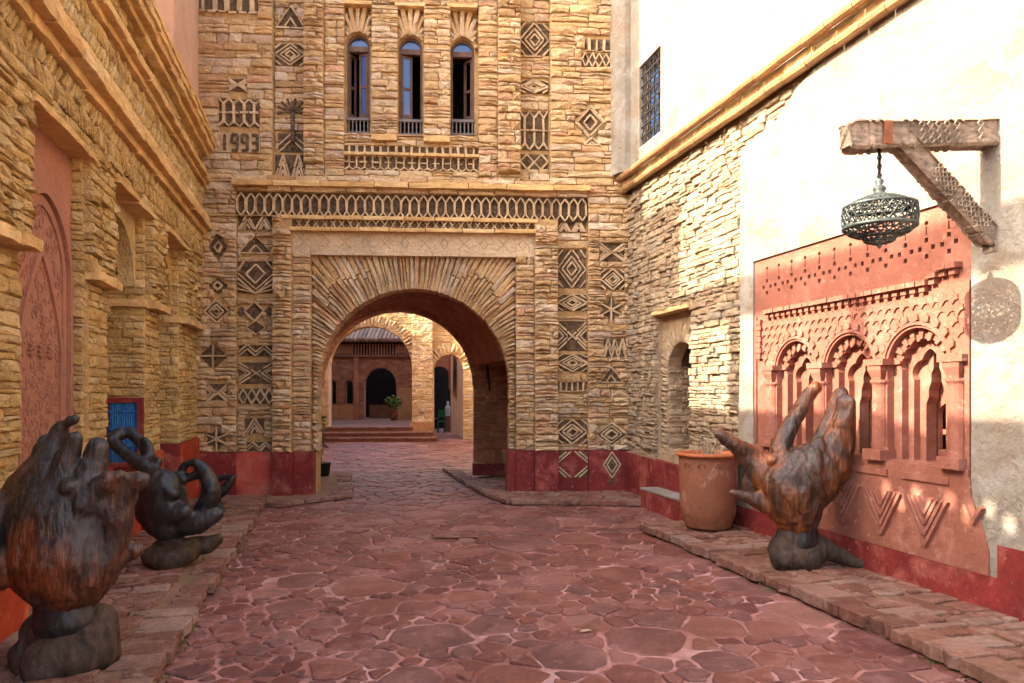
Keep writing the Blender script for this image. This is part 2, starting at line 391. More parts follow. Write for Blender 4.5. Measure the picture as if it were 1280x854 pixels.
def throw(poly, rad, tries):
    xs = [p[0] for p in poly]; ys = [p[1] for p in poly]
    pts = []; g = {}; cs = .25
    for _ in range(tries):
        p = (U(min(xs),max(xs)), U(min(ys),max(ys)))
        if not inpoly(p, poly): continue
        r = rad(p); k = (int(p[0]//cs), int(p[1]//cs)); ok = True; m = int(r/cs)+2
        for i in range(-m, m+1):
            for j in range(-m, m+1):
                for q in g.get((k[0]+i,k[1]+j), ()):
                    if (q[0]-p[0])**2+(q[1]-p[1])**2 < ((r+q[2])/2)**2: ok = False; break
                if not ok: break
            if not ok: break
        if ok: g.setdefault(k, []).append((p[0],p[1],r)); pts.append((p[0],p[1],r))
    return pts
def cells(poly, pts):
    P = np.array([(p[0],p[1]) for p in pts]); out = []
    for i, p in enumerate(pts):
        d = ((P-P[i])**2).sum(1); nb = np.argsort(d)[1:22]
        R = p[2]*1.3; c = [(p[0]+R*math.cos(t), p[1]+R*math.sin(t)) for t in [k*math.pi/5+.3 for k in range(10)]]
        for j in nb:
            q = P[j]; r1, r2 = p[2], pts[j][2]; w = r1/(r1+r2)
            nx, ny = q[0]-p[0], q[1]-p[1]; L = math.hypot(nx, ny); mx, my = p[0]+nx*w, p[1]+ny*w
            c = clip_half(c, nx/L, ny/L, (mx*nx+my*ny)/L)
            if len(c) < 3: break
        for k in range(len(poly)):
            a, b = poly[k], poly[(k+1)%len(poly)]; L = math.hypot(b[0]-a[0], b[1]-a[1])
            nx, ny = (b[1]-a[1])/L, -(b[0]-a[0])/L
            if len(c) >= 3: c = clip_half(c, nx, ny, nx*a[0]+ny*a[1])
        if len(c) >= 3: out.append(c)
    return out
def smooth_cell(c, gap, jit=.014):
    cx = sum(p[0] for p in c)/len(c); cy = sum(p[1] for p in c)/len(c)
    L = [math.hypot(c[i][0]-c[i-1][0], c[i][1]-c[i-1][1]) for i in range(len(c))]
    o = []
    for i in range(len(c)):
        a, b = c[i-1], c[i]; l = math.hypot(b[0]-a[0], b[1]-a[1])
        if l < .02: continue
        t = min(.2, .018/l+.03)
        for k in ((t, 1-t) if l < .14 else (t, .5+U(-.1,.1), 1-t)):
            o.append((a[0]+(b[0]-a[0])*k, a[1]+(b[1]-a[1])*k))
    res = []
    for x, y in o:
        r = math.hypot(x-cx, y-cy) or 1e-6; k = max(.3, (r-gap*U(.6,1.5))/r); res.append((cx+(x-cx)*k+U(-jit,jit)*.6, cy+(y-cy)*k+U(-jit,jit)*.6))
    return res, (cx, cy)
def pave(name, poly, rad, tries, z, hgt, gap, m, parent, limit=300, domed=.004, hj=.006, aff=None):
    cl = cells(poly, throw(poly, rad, tries)); L = []
    for c in cl:
        if aff: c = [aff(p) for p in c]
        q, cc = smooth_cell(c, gap)
        if len(q) < 3: continue
        A = abs(sum(q[i][0]*q[(i+1)%len(q)][1]-q[(i+1)%len(q)][0]*q[i][1] for i in range(len(q))))/2
        if A < .0012: continue
        if sum(q[i][0]*q[(i+1)%len(q)][1]-q[(i+1)%len(q)][0]*q[i][1] for i in range(len(q))) < 0: q.reverse()
        n = len(q); h = z+hgt+U(-hj,hj); tx, ty = U(-.03,.03), U(-.03,.03)
        zz = lambda x, y: h+(x-cc[0])*tx+(y-cc[1])*ty
        ins = [(cc[0]+(x-cc[0])*.90, cc[1]+(y-cc[1])*.90) for x, y in q]
        vs = [(x,y,zz(x,y)+domed) for x,y in ins]+[(x,y,zz(x,y)-domed) for x,y in q]+[(x,y,z-.02) for x,y in q]
        vs.append((cc[0],cc[1],zz(*cc)+domed+U(0,.004)))
        fs = [(i,(i+1)%n,3*n) for i in range(n)]
        for i in range(n): j = (i+1)%n; fs += [(i+n,j+n,j,i),(i+2*n,j+2*n,j+n,i+n)]
        px = 640+FPX*cc[0]/max(.1,cc[1]); py = HOR+FPX*EYE/max(.1,cc[1])
        vis = cc[1] > .5 and -40 < px < 1320 and py < 900
        L.append((A/max(.2,cc[1])**3*(1 if vis else 0), vs, fs))
    L.sort(key=lambda q: -q[0])
    for s_, vs, fs in L[:limit]:
        b = MB(); b.add(vs, fs); b.build(name, m, parent)
    if len(L) > limit:
        b = MB()
        for s_, vs, fs in L[limit:]: b.add(vs, fs, None, R_.random())
        b.build(name+'_infill', m, parent, kind='stuff')
Lk = lambda y, c: -.25*y+c
floor = flat_poly('courtyard_floor', [(-.0-2.2,-3),(5.5,-3),(-.25*9+4.7,9),(-.25*11+4.7,11.2),(-.25*13.4+2.6,13.4),(4,18),(4,40),(-16,40),(-16,18),(-4.6,14.4),(-.25*11-1.9,11.2)], 0, M['pmortar'], kind='structure')
def rad_main(p):
    x = p[0]+.25*p[1]                                   # lane coordinate: -1 .. 3.5
    k = max(0, min(1, (x+.8)/1.6))
    b = .14+.22*k
    nz = noise.noise(Vector((p[0]*.9, p[1]*.9, 3)))
    return max(.08, b*(1+.6*nz)*R_.choice((.35,.45,.6,.9,1.3,1.7)))
lane = [(Lk(2.6,-1.0),2.6),(Lk(2.6,3.66),2.6),(Lk(8.25,3.58),8.25),(2.0,8.35),(2.18,9.8),(.0+1.9,10.2),(-.25,10.28),(-.85,12.9),(-3.4,12.9),(-2.55,10.3),(Lk(10.3,-1.0),10.3)]
# clip needs a convex outline: two convex pieces
laneA = [(Lk(2.6,-1.0),2.6),(Lk(2.6,3.62),2.6),(Lk(8.3,3.62),8.3),(Lk(8.3,-1.0),8.3)]
laneB = [(Lk(8.3,-1.0),8.3),(2.2,8.3),(1.95,10.25),(Lk(10.45,-.98),10.45)]
pave('paving_stone', laneA, rad_main, 22000, 0, .006, .011, M['paver'], floor, 300)
pave('lane_stone', laneB, rad_main, 8000, 0, .005, .009, M['paver'], floor, 150)
laneC = [(-3.0,10.3),(-.2,10.3),(-1.3,14.3),(-3.9,14.3)]
pave('passage_stone', laneC, lambda p: U(.12,.28), 4000, 0, .010, .012, M['paver'], floor, 60)
pave('court_stone', [(-7.0,14.35),(0.5,14.35),(0.0,27),(-8.0,27)], lambda p: U(.16,.36), 12000, 0, .010, .012, M['paver'], floor, 0)
# drain slab in the middle of the lane
du, dy = (570-640)/FPX*7.9, 7.9
slab = flat_poly('drain_cover', [(du-.25,dy-.11),(du+.25,dy-.09),(du+.24,dy+.13),(du-.24,dy+.12)], .023, M['wpaver'])
slab['label'] = 'flat grey stone drain cover set in the middle of the red paving'; slab['category'] = 'drain cover'
# ---- raised walkways
def walkway(name, poly, z, edge, label_pts=None, rad=lambda p: U(.16,.32), tries=5000, limit=150):
    w = MB(); n = len(poly)
    w.add([(p[0],p[1],z-.012) for p in poly]+[(p[0],p[1],-.05) for p in poly], [tuple(range(n))]+[(i+n,(i+1)%n+n,(i+1)%n,i) for i in range(n)])
    o = w.build(name, M['wmortar'], None, kind='structure')
    kw = .2
    for a, b in edge:                                  # kerb stones along each front edge, walkway on the left of a->b
        a, b = Vector((*a,0)), Vector((*b,0)); d = (b-a).normalized(); nrm = Vector((d.y,-d.x,0)); L = (b-a).length; s = 0
        fr = Frame(a, nrm)
        while s < L-.01:
            l = U(.16,.42)
            if s+l > L-.1: l = L-s
            wd = U(.16,.30); hz = z+U(-.006,.014)
            mx = Matrix.Identity(4); mx.col[0][:3] = d; mx.col[1][:3] = (0,0,-1); mx.col[2][:3] = -nrm
            mx.translation = a+d*(s+l/2)-nrm*(wd/2-U(.02,.075))+Vector((0,0,hz))
            mx = mx @ Matrix.Rotation(U(-.04,.04),4,'Y') @ Matrix.Diagonal((l-.012, hz-.03, wd, 1))
            k = bpy.data.objects.new('kerb_stone', vmesh('slab', R_.randrange(8), M['wpaver'])); link(k, o, mx)
            s += l
    return o
ZP = .10
def rowcells(w, name, s0, s1, t0, t1, org, ds, dt, z, m, limit=300, rs=(.10,.24), rt=(.13,.36), clip=None):
    """irregular rows of roughly squared slabs"""
    L = []; s = s0
    while s < s1:
        hs = U(*rs); t = t0+0
        while t < t1-.03:
            wt = U(*rt)
            if t+wt > t1-.1: wt = t1-t
            g = .012; q = []
            c0, c1, d0, d1 = s+g, min(s+hs, s1)-g, t+g, t+wt-g
            for a, b in ((c0,d0),(c0,(d0+d1)/2),(c0,d1),((c0+c1)/2,d1),(c1,d1),(c1,(d0+d1)/2),(c1,d0),((c0+c1)/2,d0)):
                q.append((a+U(-.026,.026), b+U(-.026,.026)))
            if c1-c0 > .04: L.append(q)
            t += wt
        s += hs
    R = []
    for q in L:
        c = [sum(p[k] for p in q)/len(q) for k in (0,1)]
        P3 = lambda p, zz: (org[0]+ds[0]*p[0]+dt[0]*p[1], org[1]+ds[1]*p[0]+dt[1]*p[1], zz)
        if clip and not clip(P3(c,0)): continue
        n = len(q); h = z+U(-.004,.010); tx, ty = U(-.04,.04), U(-.04,.04)
        hh = lambda p: h+(p[0]-c[0])*tx+(p[1]-c[1])*ty
        # cut the corners a little
        top = [P3((c[0]+(p[0]-c[0])*.88, c[1]+(p[1]-c[1])*.88), hh(p)+.004) for p in q]
        mid = [P3(p, hh(p)-.005) for p in q]; bot = [P3(p, z-.04) for p in q]
        vs = top+mid+bot+[P3(c, h+.006)]
        fs = [(i,(i+1)%n,3*n) for i in range(n)]
        for i in range(n): j = (i+1)%n; fs += [(i+n,j+n,j,i),(i+2*n,j+2*n,j+n,i+n)]
        wc = P3(c,0); A = (max(p[0] for p in q)-min(p[0] for p in q))*(max(p[1] for p in q)-min(p[1] for p in q))
        vis = wc[1] > 1 and abs(wc[0])/wc[1] < .74
        R.append((A/max(.3,wc[1])**3*vis, vs, fs))
    R.sort(key=lambda q: -q[0])
    for sc, vs, fs in R[:limit]:
        b = MB(); b.add(vs, fs); b.build(name, m, w)
    if len(R) > limit:
        b = MB()
        for sc, vs, fs in R[limit:]: b.add(vs, fs, None, R_.random())
        b.build(name+'_infill', m, w, kind='stuff')
def LP(y, c): return (-.25*y+c, y)
wl = walkway('left_walkway', [LP(1.5,-1.0),(-3.57,10.3),(-4.55,10.75),LP(1.5,-2.1)][::1], ZP, [(LP(1.5,-1.0),LP(10.3,-1.0))][::1])
# edge direction: stones go on the wall side (left of travel)
rowcells(wl, 'walkway_stone', 1.5, 10.9, .2, 1.0, (-.97,-.24), (-.2425,.9701), (-.9701,-.2425), ZP, M['wpaver'], 290)
wr = walkway('right_walkway', [LP(1.5,3.58),LP(1.5,4.7),(2.75,8.2),LP(8.2,3.58)], ZP, [(LP(8.2,3.58),LP(1.5,3.58)),((2.75,8.25),LP(8.25,3.58))])
rowcells(wr, 'walkway_stone', 1.5, 8.5, 0.0, 1.2, (3.58+.17,.05+.0), (-.2425,.9701), (.9701,.2425), ZP, M['wpaver'], 290,
         clip=lambda p: p[1] < 8.15 and p[0] > -.25*p[1]+3.72)
# threshold slabs by the gate
def G(px, py, z=0): y = FPX*(EYE-z)/(py-HOR); return ((px-640)/FPX*y, y)
r1 = [G(600,612,.08), G(640,625,.08), G(806,627,.08), (2.1,11.2), (-.1,11.2), (-.9,13.4), G(556,584,.08)]
wg = walkway('right_threshold', r1, .08, [(r1[6],r1[0]),(r1[0],r1[1]),(r1[1],r1[2])])
pave('threshold_stone', [r1[1],(1.9,10.15),(2.0,11.1),(-.0,11.0),(-.12,10.6)], lambda p: U(.16,.34), 1500, .07, .012, .012, M['wpaver'], wg, 60)
pave('passage_slab', [r1[0],(-.1,11.3),(-.95,13.4),r1[6]], lambda p: U(.2,.4), 1500, .07, .012, .012, M['wpaver'], wg, 40)
l1 = [G(344,630,.07), G(438,618,.07), G(434,590,.07), G(396,584,.07), (-4.3,10.7)]
wh = walkway('left_threshold', l1, .07, [(l1[0],l1[1]),(l1[1],l1[2])])
pave('threshold_slab', [l1[0],l1[1],l1[2],(-2.9,11.9),(-4.2,10.9)], lambda p: U(.16,.34), 1500, .06, .012, .012, M['wpaver'], wh, 40)
# ------------------------------------------------------------------ GATEHOUSE
gate = thing('gatehouse', 'ochre rubble stone gatehouse with wide round archway and three tall arched windows above', 'building', F.P(F.uz(517,600)[0], 0))
def X(px, py=400): return F.uz(px, py)[0]
def Z(py, px=520): return F.uz(px, py)[1]
AC, AZ, AR = X(517), 1.72, 1.47
arch_poly = archhole(AC-AR, AC+AR, -.2, AZ, 40)
WIN = []          # upper windows
for a, b, top, bot in ((433,462,42,166),(498,528,45,168),(563,593,48,168)):
    u0, u1 = F.uz(a,100,-.12)[0], F.uz(b,100,-.12)[0]; z1 = F.uz((a+b)/2,top,-.12)[1]; z0 = F.uz((a+b)/2,bot,-.12)[1]
    WIN.append((u0,u1,z0,z1))
holes = [arch_poly]+[archhole(u0,u1,z0,z1-(u1-u0)/2,14) for u0,u1,z0,z1 in WIN]
uL, uR = X(243)-.6, X(783)+.35
b = MB(); b.prism(F, rect(uL, uR, -.05, 9.5), -.42, -.16, holes); b.build('wall', M['mortar'], gate)
arch_b = [arch_poly]
# motifs : recessed plate, its dark colour painting the recess shade, with thin slate slivers
MOT = []          # (polygon) blocks for the coursed stones
def motif(polys, segs, v, name='slate_motif', w=.028, blk=None, fr=F, parent=None, light=None):
    parent = parent or gate
    b = MB()
    for p in polys: b.prism(fr, p, v-.16, v-.030)
    o = b.build(name, M['dark'], parent)
    if segs:
        b = MB()
        for s_ in segs:
            a, c = s_[0], s_[1]; ww = s_[2] if len(s_) > 2 else w
            L_ = math.hypot(c[0]-a[0], c[1]-a[1]); k_ = max(1, int(L_/U(.12,.2)))
            for q_ in range(k_):                       # each line is laid from short hand-split chips
                t0, t1 = q_/k_+(.02 if q_ else 0), (q_+1)/k_-.02; j_ = lambda: U(-.006,.006)
                b.seg(fr, (a[0]+(c[0]-a[0])*t0+j_(), a[1]+(c[1]-a[1])*t0+j_()), (a[0]+(c[0]-a[0])*t1+j_(), a[1]+(c[1]-a[1])*t1+j_()), ww*U(.6,1.2), v-.06, v+U(-.02,.012), R_.random())
        b.build('slate_slivers', M['sliver'], o)
    for p in (blk or polys): MOT.append(p)
def dia(cx, cy, hw, hh): return [(cx,cy-hh),(cx+hw,cy),(cx,cy+hh),(cx-hw,cy)]
def ring(p): return [(p[i],p[(i+1)%len(p)]) for i in range(len(p))]
def mpx(px, py): return F.uz(px, py)
def m_diamond(px, py, w, h, v, rings=(1,.5), cross=False):
    cx, cy = mpx(px,py); hw, hh = w/2*.01215, h/2*.01215
    sg = []
    for r in rings: sg += ring(dia(cx,cy,hw*r,hh*r))
    if cross: sg += [((cx-hw,cy),(cx+hw,cy)),((cx,cy-hh),(cx,cy+hh))]
    motif([dia(cx,cy,hw*1.08,hh*1.08)], sg, v)
def R2(x0,y0,x1,y1):
    a = mpx(x0,y1); c = mpx(x1,y0); return a[0], c[0], a[1], c[1]
def m_rect(x0,y0,x1,y1,v,kind,n=2,w=.026):
    u0,u1,z0,z1 = R2(x0,y0,x1,y1); W_,H_ = u1-u0, z1-z0; sg = []
    q = lambda a,b: (u0+W_*a, z0+H_*b)
    if kind == 'zig':
        for i in range(n):
            a = i/n; s_ = 1/n
            for o_ in (0,.3,.6): sg += [(q(a+s_*.5*o_, 0),q(a+s_*.5,1-o_)),(q(a+s_*.5,1-o_),q(a+s_*(1-.5*o_),0))]
    elif kind == 'zig2':
        for i in range(n):
            a = i/n; s_ = 1/n
            for o_ in (0,.35): sg += [(q(a,o_),q(a+s_*.5,min(1,o_+.65))),(q(a+s_*.5,min(1,o_+.65)),q(a+s_,o_))]
    elif kind == 'lat':
        for i in range(n):
            a = i/n; s_ = 1/n
            sg += [(q(a,.5),q(a+s_/2,1)),(q(a+s_/2,1),q(a+s_,.5)),(q(a+s_,.5),q(a+s_/2,0)),(q(a+s_/2,0),q(a,.5))]
    elif kind == 'x':
        sg += [(q(0,0),q(1,1)),(q(0,1),q(1,0))]
        for k in (.14,.28): sg += [(q(0,k),q(.5-k,.5)),(q(.5-k,.5),q(0,1-k)),(q(1,k),q(.5+k,.5)),(q(.5+k,.5),q(1,1-k))]
    elif kind == 'dd':
        for r in (1,.66,.36): sg += ring([q(.5,.5-.5*r),q(.5+.5*r,.5),q(.5,.5+.5*r),q(.5-.5*r,.5)])
        for k in (.2,): sg += [(q(0,k),q(k,0)),(q(1,k),q(1-k,0)),(q(0,1-k),q(k,1)),(q(1,1-k),q(1-k,1))]
    elif kind == 'chev':
        for k in (0,.16,.32,.48): sg += [(q(0,.5-k*.9+.1),q(.5,.0+.02+ (0.0 if k==0 else 0))) ] if False else [(q(0,.62-k),q(.5,.12 if k==0 else max(0,.12-k))),(q(.5,.12 if k==0 else max(0,.12-k)),q(1,.62-k))]
        sg += ring([q(.5,.3),q(.76,.6),q(.5,.9),q(.24,.6)])+[(q(0,.7),q(.2,1)),(q(1,.7),q(.8,1))]
    elif kind == 'dent':
        for i in range(n): sg.append((q((i+.5)/n,.05),q((i+.5)/n,.95),W_/n*.34))
        sg.append((q(0,.0),q(1,0)))
    elif kind == 'tri':
        sg += ring([q(.5,1),q(0,0),q(1,0)])+[(q(.3,.05),q(.5,.45)),(q(.5,.45),q(.7,.05))]
    elif kind == 'grid':
        for i in range(n): sg += [(q((i+.5)/n,.1),q((i+.5)/n,.9),W_/n*.22),(q(i/n,.0),q((i+.5)/n,.18)),(q((i+.5)/n,.18),q((i+1)/n,0)),(q(i/n,1),q((i+.5)/n,.82)),(q((i+.5)/n,.82),q((i+1)/n,1))]
        sg.append((q(0,.5),q(1,.5)))
    poly = rect(u0,u1,z0,z1)
    if kind == 'tri': poly = [(u0,z0),(u1,z0),((u0+u1)/2,z1)]
    motif([poly], sg, v, w=w)
def m_star(px, py, w, h, v, n=6):
    cx, cy = mpx(px,py); hw, hh = w/2*.01215, h/2*.01215
    p = []; 
    for i in range(2*n):
        t = math.pi/2+i*math.pi/n; r = 1 if i%2 == 0 else .55; p.append((cx+hw*r*math.cos(t), cy+hh*r*math.sin(t)))
    sg = [((cx,cy),p[i]) for i in range(0,2*n,2)]
    motif([p], sg, v, blk=[dia(cx,cy,hw*.9,hh*1.0)])
V_A, V_B, V_C, V_D, V_G = 0.0, -.03, .10, 0.0, -.10
VR = .035            # lower right section
# left column (245-295)
m_diamond(272,308,22,30,V_A,(.45,)); m_diamond(272,357,22,20,V_A,(.5,)); m_diamond(270,389,30,28,V_A,(1,.6,.25))
m_diamond(266,445,32,30,V_A,(.0001,),True); m_rect(258,480,284,502,V_A,'x'); m_star(270,549,36,30,V_A)
m_rect(264,287,280,296,V_A,'x')
# pattern strip (296-341)
m_rect(297,268,340,286,V_B,'zig'); m_rect(297,294,340,315,V_B,'tri'); m_rect(296,326,341,366,V_B,'chev')
m_diamond(317,389,24,24,V_B,(1,)); m_diamond(319,409,24,18,V_B,(1,)); m_diamond(300,389,14,12,V_B,()); m_diamond(335,389,12,12,V_B,())
m_rect(297,431,340,445,V_B,'zig2',2); m_rect(297,453,341,480,V_B,'x'); m_rect(297,486,341,505,V_B,'lat',4)
m_rect(305,523,329,542,V_B,'zig',1); m_rect(307,553,339,564,V_B,'zig2',2)
# right strip (697-735) and right section (735-785)
m_rect(696,274,733,289,V_B,'zig',2); m_rect(697,312,733,359,V_B,'dd'); m_rect(697,368,734,388,V_B,'dd'); m_rect(697,402,734,438,V_B,'x')
m_rect(697,443,735,464,V_B,'dd'); m_rect(698,477,733,489,V_B,'dent',5,.02); m_rect(697,525,735,555,V_B,'dd')
m_rect(749,305,780,327,VR,'x'); m_rect(751,337,780,362,VR,'dd'); m_star(764,387,38,34,VR); m_rect(755,424,782,447,VR,'zig2',3)
m_rect(750,458,778,478,VR,'tri'); m_diamond(764,543,40,30,VR,(1,.7,.4))
# upper section
VU = .0
m_rect(245,-6,322,13,VU,'dent',5); m_rect(286,98,308,113,VU,'x'); m_rect(273,124,324,157,VU,'grid',4)
u0,u1,z0,z1 = R2(275,167,325,190)
digs = {'1': [((.5,0),(.5,1))], '9': [((.1,.5),(.1,1)),((.1,1),(.9,1)),((.9,1),(.9,0)),((.1,.5),(.9,.5)),((.1,0),(.9,0))],
        '3': [((.1,1),(.9,1)),((.9,1),(.9,0)),((.1,.5),(.9,.5)),((.1,0),(.9,0))]}
yr = MB(); dw = (u1-u0)/4
for i, c in enumerate('1993'):
    for (a,c2),(d,e2) in digs[c]:
        k = lambda s_, t_: (u0+dw*(i+.14+.68*s_), z0+(z1-z0)*(.1+.8*t_))
        yr.seg(F, k(a,c2), k(d,e2), .038, VU-.16, VU+.018)
yr.build('year_relief_1993', M['dark'], gate); 
b = MB(); b.box(F, u0, u1, z0, z1, VU-.16, VU-.006); b.build('year_panel', M['sliver'], gate); MOT.append(rect(u0,u1,z0,z1))
VP = -.12     # recessed strips beside the pilasters
m_rect(342,1,379,29,VP,'tri'); m_rect(341,50,379,76,VP,'dd'); m_rect(341,190,381,222,VP,'zig',2)
cx, cy = mpx(364,140); pal = [((cx,cy-.42),(cx,cy+.05),.06)]
for t in (20,50,80,110,135,160,-10,190): pal.append(((cx,cy+.05),(cx+.24*math.cos(math.radians(t)),cy+.05+.24*math.sin(math.radians(t))*.8),.03))
b = MB()
for a, c, w in pal: b.seg(F, a, c, w, VP-.1, VP+.035)
b.build('palm_tree_relief', M['dark'], gate)
m_rect(345,163,379,186,VP,'zig2',1)
m_rect(651,25,687,66,VP+.02,'dd'); m_rect(651,97,686,112,VP+.02,'dd'); m_rect(651,190,686,209,VP+.02,'lat',2); m_rect(651,136,686,184,VP+.02,'grid',3)
VUR = .05
m_rect(731,51,778,65,VUR,'dent',5,.02); m_rect(727,69,778,84,VUR,'lat',6,.022); m_diamond(737,154,38,42,VUR,(1,.85,.45)); m_rect(729,173,750,182,VUR,'tri')
# frieze of lattice rings
u0,u1,z0,z1 = R2(296,248,733,271)
b = MB(); b.prism(F, rect(u0,u1,z0,z1), -.16, -.035); b.build('frieze_recess', M['dark'], gate)
MOT.append(rect(u0,u1,z0,z1))
n = 39; st = (u1-u0)/n
hexo = [(0,.5),(.36,.25),(.36,-.25),(0,-.5),(-.36,-.25),(-.36,.25)]
hb = MB(); fz = Frame((0,0,0),(0,-1,0))
for i in range(6):
    a, c = hexo[i], hexo[(i+1)%6]; hb.seg(fz, (a[0]*st*1.25,a[1]*(z1-z0)*.92), (c[0]*st*1.25,c[1]*(z1-z0)*.92), .02, -.09, -.0)
hm = hb.mesh('lattice_ring'); hm.materials.append(M['sliver'])
for i in range(n):
    o = bpy.data.objects.new('lattice_ring', hm); link(o, gate, F.M(u0+st*(i+.5), (z0+z1)/2+U(-.008,.008), .02+U(-.01,.01)) @ Matrix.Rotation(U(-.05,.05),4,'Y'))
m_rect(352,277,670,287,.04,'lat',30,.016)
u0,u1,z0,z1 = R2(352,277,670,287)
# section backings and stones
ZB = Z(564)                # top of the red band
def backing(x0,x1,zz0,zz1,v,holes=()):
    if v-.04 > -.16:
        b = MB(); b.prism(F, rect(X(x0),X(x1),zz0,zz1), -.17, v-.04, holes); b.build('wall_layer', M['mortar'], gate)
GS = Pieces(); GP = Pieces()
def zone(x0,x1,y0,y1,v,pc=GS,h=(.055,.135),l=(.12,.5),blk=True,rough=.018,back=True):
    zz0, zz1 = Z(y1), Z(y0)
    bl = [p for p in MOT] if blk else []
    if back: backing(x0,x1,zz0,zz1,v)
    courses(pc, F, X(x0), X(x1), zz0, zz1, v, max(.12, v+.17), h, l, bl, rough)
zone(243,295,228,564,V_A); zone(295.5,342,273,564,V_B); zone(697,735,273,564,V_B); zone(735,786,238,564,VR)
zone(295.5,735,234,243.5,.05,l=(.3,.7),h=(.1,.13)); zone(295.5,342,272,273,.05)
for (a,c) in ((342,365.5),(668,697)):
    zone(a,c,273,564,V_C,l=(.16,.34),h=(.07,.12),rough=.025)
zone(350,668,276,276.5,.0)
zone(365.5,388,318,564,V_D,l=(.14,.3),h=(.07,.12)); zone(645,668,318,564,V_D,l=(.14,.3),h=(.07,.12))
# plain plaster band with incised crosses above the arch panel
bu0,bu1,bz0,bz1 = R2(365.5,291,668,318)
b = MB(); b.box(F, bu0,bu1,bz0,bz1,-.17,.0); b.build('plaster_band', M['stone'], gate)
for i in range(12):
    b = MB(); cu = bu0+(bu1-bu0)*(i+.6)/12.2; cz = (bz0+bz1)/2
    if i%2 == 0:
        b.seg(F,(cu-.09,cz-.09),(cu+.09,cz+.09),.010,-.02,.003); b.seg(F,(cu-.09,cz+.09),(cu+.09,cz-.09),.010,-.02,.0035)
    else:
        for s_ in ring(dia(cu,cz,.06,.08)): b.seg(F,*s_,.010,-.02,.003)
    b.build('incised_cross', M['mortar'], gate)
ledge(F, X(292), X(737), Z(237.5), Z(231), -.1, .13, M['ledge'], gate, (.5,.9))
ledge(F, X(352), X(672), Z(277,), Z(272.5), -.1, .07, M['ledge'], gate, (.4,.8))
ledge(F, X(364), X(669), Z(291.5), Z(287), -.1, .11, M['ledge'], gate, (.4,.8))
# upper zones
zone(243,340,-40,228,VU,h=(.09,.15),l=(.22,.6))
zone(340.5,380.5,-40,226,VP); zone(380.5,405,-40,207,.10,l=(.16,.34)); zone(405,430,-40,228,.0,l=(.16,.34))
zone(380.5,405,207,228,.0)
zone(430,598,213,228,.0); zone(598,622,-40,228,.0,l=(.16,.34)); zone(622,650.5,-40,215,.10,l=(.16,.34)); zone(622,650.5,215,228,.0)
zone(650.5,688,-40,226,VP+.02); zone(688,783,-40,238,VUR,h=(.08,.14),l=(.22,.6))
zone(464,497,7,168,.0,l=(.2,.4)); zone(529.5,563,7,168,.0,l=(.2,.4)); zone(430,598,-40,5,.0)
zone(430,598,168,183,.0)
m_rect(431,184,597,192,-.01,'dent',17); m_rect(431,196,597,211,-.01,'grid',17,.02)
ledge(F, X(430), X(599), Z(196), Z(192.5), -.1, .05, M['ledge'], gate, (.2,.4))
ledge(F, X(290), X(690), Z(229.5), Z(224.5), -.1, .06, M['stone'], gate, (.3,.7))
for a, c in ((464,497),(529.5,563)):
    ledge(F, X(a), X(c), Z(178), Z(171), -.1, .08, M['ledge'], gate, (.3,.5), 'corbel')
# archway panel: voussoirs reaching out to the rectangular frame
VS = Pieces()
hwL, hwR, zt = AC-X(388), X(645)-AC, Z(318)-AZ
a = .0
while a < math.pi:
    da = U(.026,.05); am = a+da/2; ca, sa = math.cos(am), math.sin(am)
    rm = min((hwR if ca > 0 else hwL)/max(1e-3,abs(ca)), zt/max(1e-3,sa))-.005
    cuts = [AR-.02]; 
    if rm-AR > .62: cuts += [AR+(rm-AR)*U(.42,.6)]
    cuts.append(rm)
    for k in range(len(cuts)-1):
        r0, r1_ = cuts[k], cuts[k+1]; rc = (r0+r1_)/2; L_ = r1_-r0-.008
        if L_ < .04: continue
        nn = 1 if k == 0 else 1
        w = da*rc-.006
        VS.put(F, AC+rc*ca, AZ+rc*sa, w, L_, V_G+U(-.008,.010), .33 if k == 0 else .15, math.pi/2-am if True else 0)
    a += da
VS.emit('voussoir', M['stone'], gate, 200)
courses(GP, F, X(388), AC-AR+.02, ZB, AZ, V_G, .32, (.07,.12), (.1,.2)); courses(GP, F, AC+AR-.02, X(645), ZB, AZ, V_G, .32, (.07,.12), (.1,.2))
GS.emit('stone', M['stone'], gate, 300)
GP.emit('jamb_stone', M['stone'], gate, 60)
# red painted base
for x0, x1, v, m in ((243,294.8,V_A,'red'),(295.2,342,V_B,'red_light'),(342.2,368,V_C,'red'),(368.2,392,V_D+.02,'red'),(634,645,V_G+.06,'red'),(645.2,668,V_D,'red'),(668.2,697,V_C,'red'),(697.2,735,V_B,'red'),(735.2,786,VR,'red')):
    b = MB()
    uu = np.linspace(X(x0), X(x1), 4)
    top = [(u, ZB+U(-.012,.012)) for u in uu][::-1]
    b.prism(F, [(uu[0],0),(uu[-1],0)]+top, -.16 if x0 not in (634,) else -.42, v+.028); b.build('painted_base', M[m], gate)
for x0,x1,v in ((697.5,734.5,V_B+.02),):
    u0,u1 = X(x0),X(x1); z0,z1 = Z(598),Z(565.5)
    b = MB()
    for cu, cz, su, sz in ((u0,z0,1,1),(u1,z0,-1,1),(u0,z1,1,-1),(u1,z1,-1,-1)):
        b.prism(F, [(cu,cz),(cu+su*.2,cz),(cu,cz+sz*.17)], v-.1, v+.014)
    o = b.build('corner_slates', M['dark'], gate)
    b = MB()
    for cu, cz, su, sz in ((u0,z0,1,1),(u1,z0,-1,1),(u0,z1,1,-1),(u1,z1,-1,-1)):
        for k in (.2,.13): b.seg(F,(cu+su*k,cz),(cu,cz+sz*k*.85),.02,v-.1,v+.024)
    b.build('slate_slivers', M['sliver'], o)
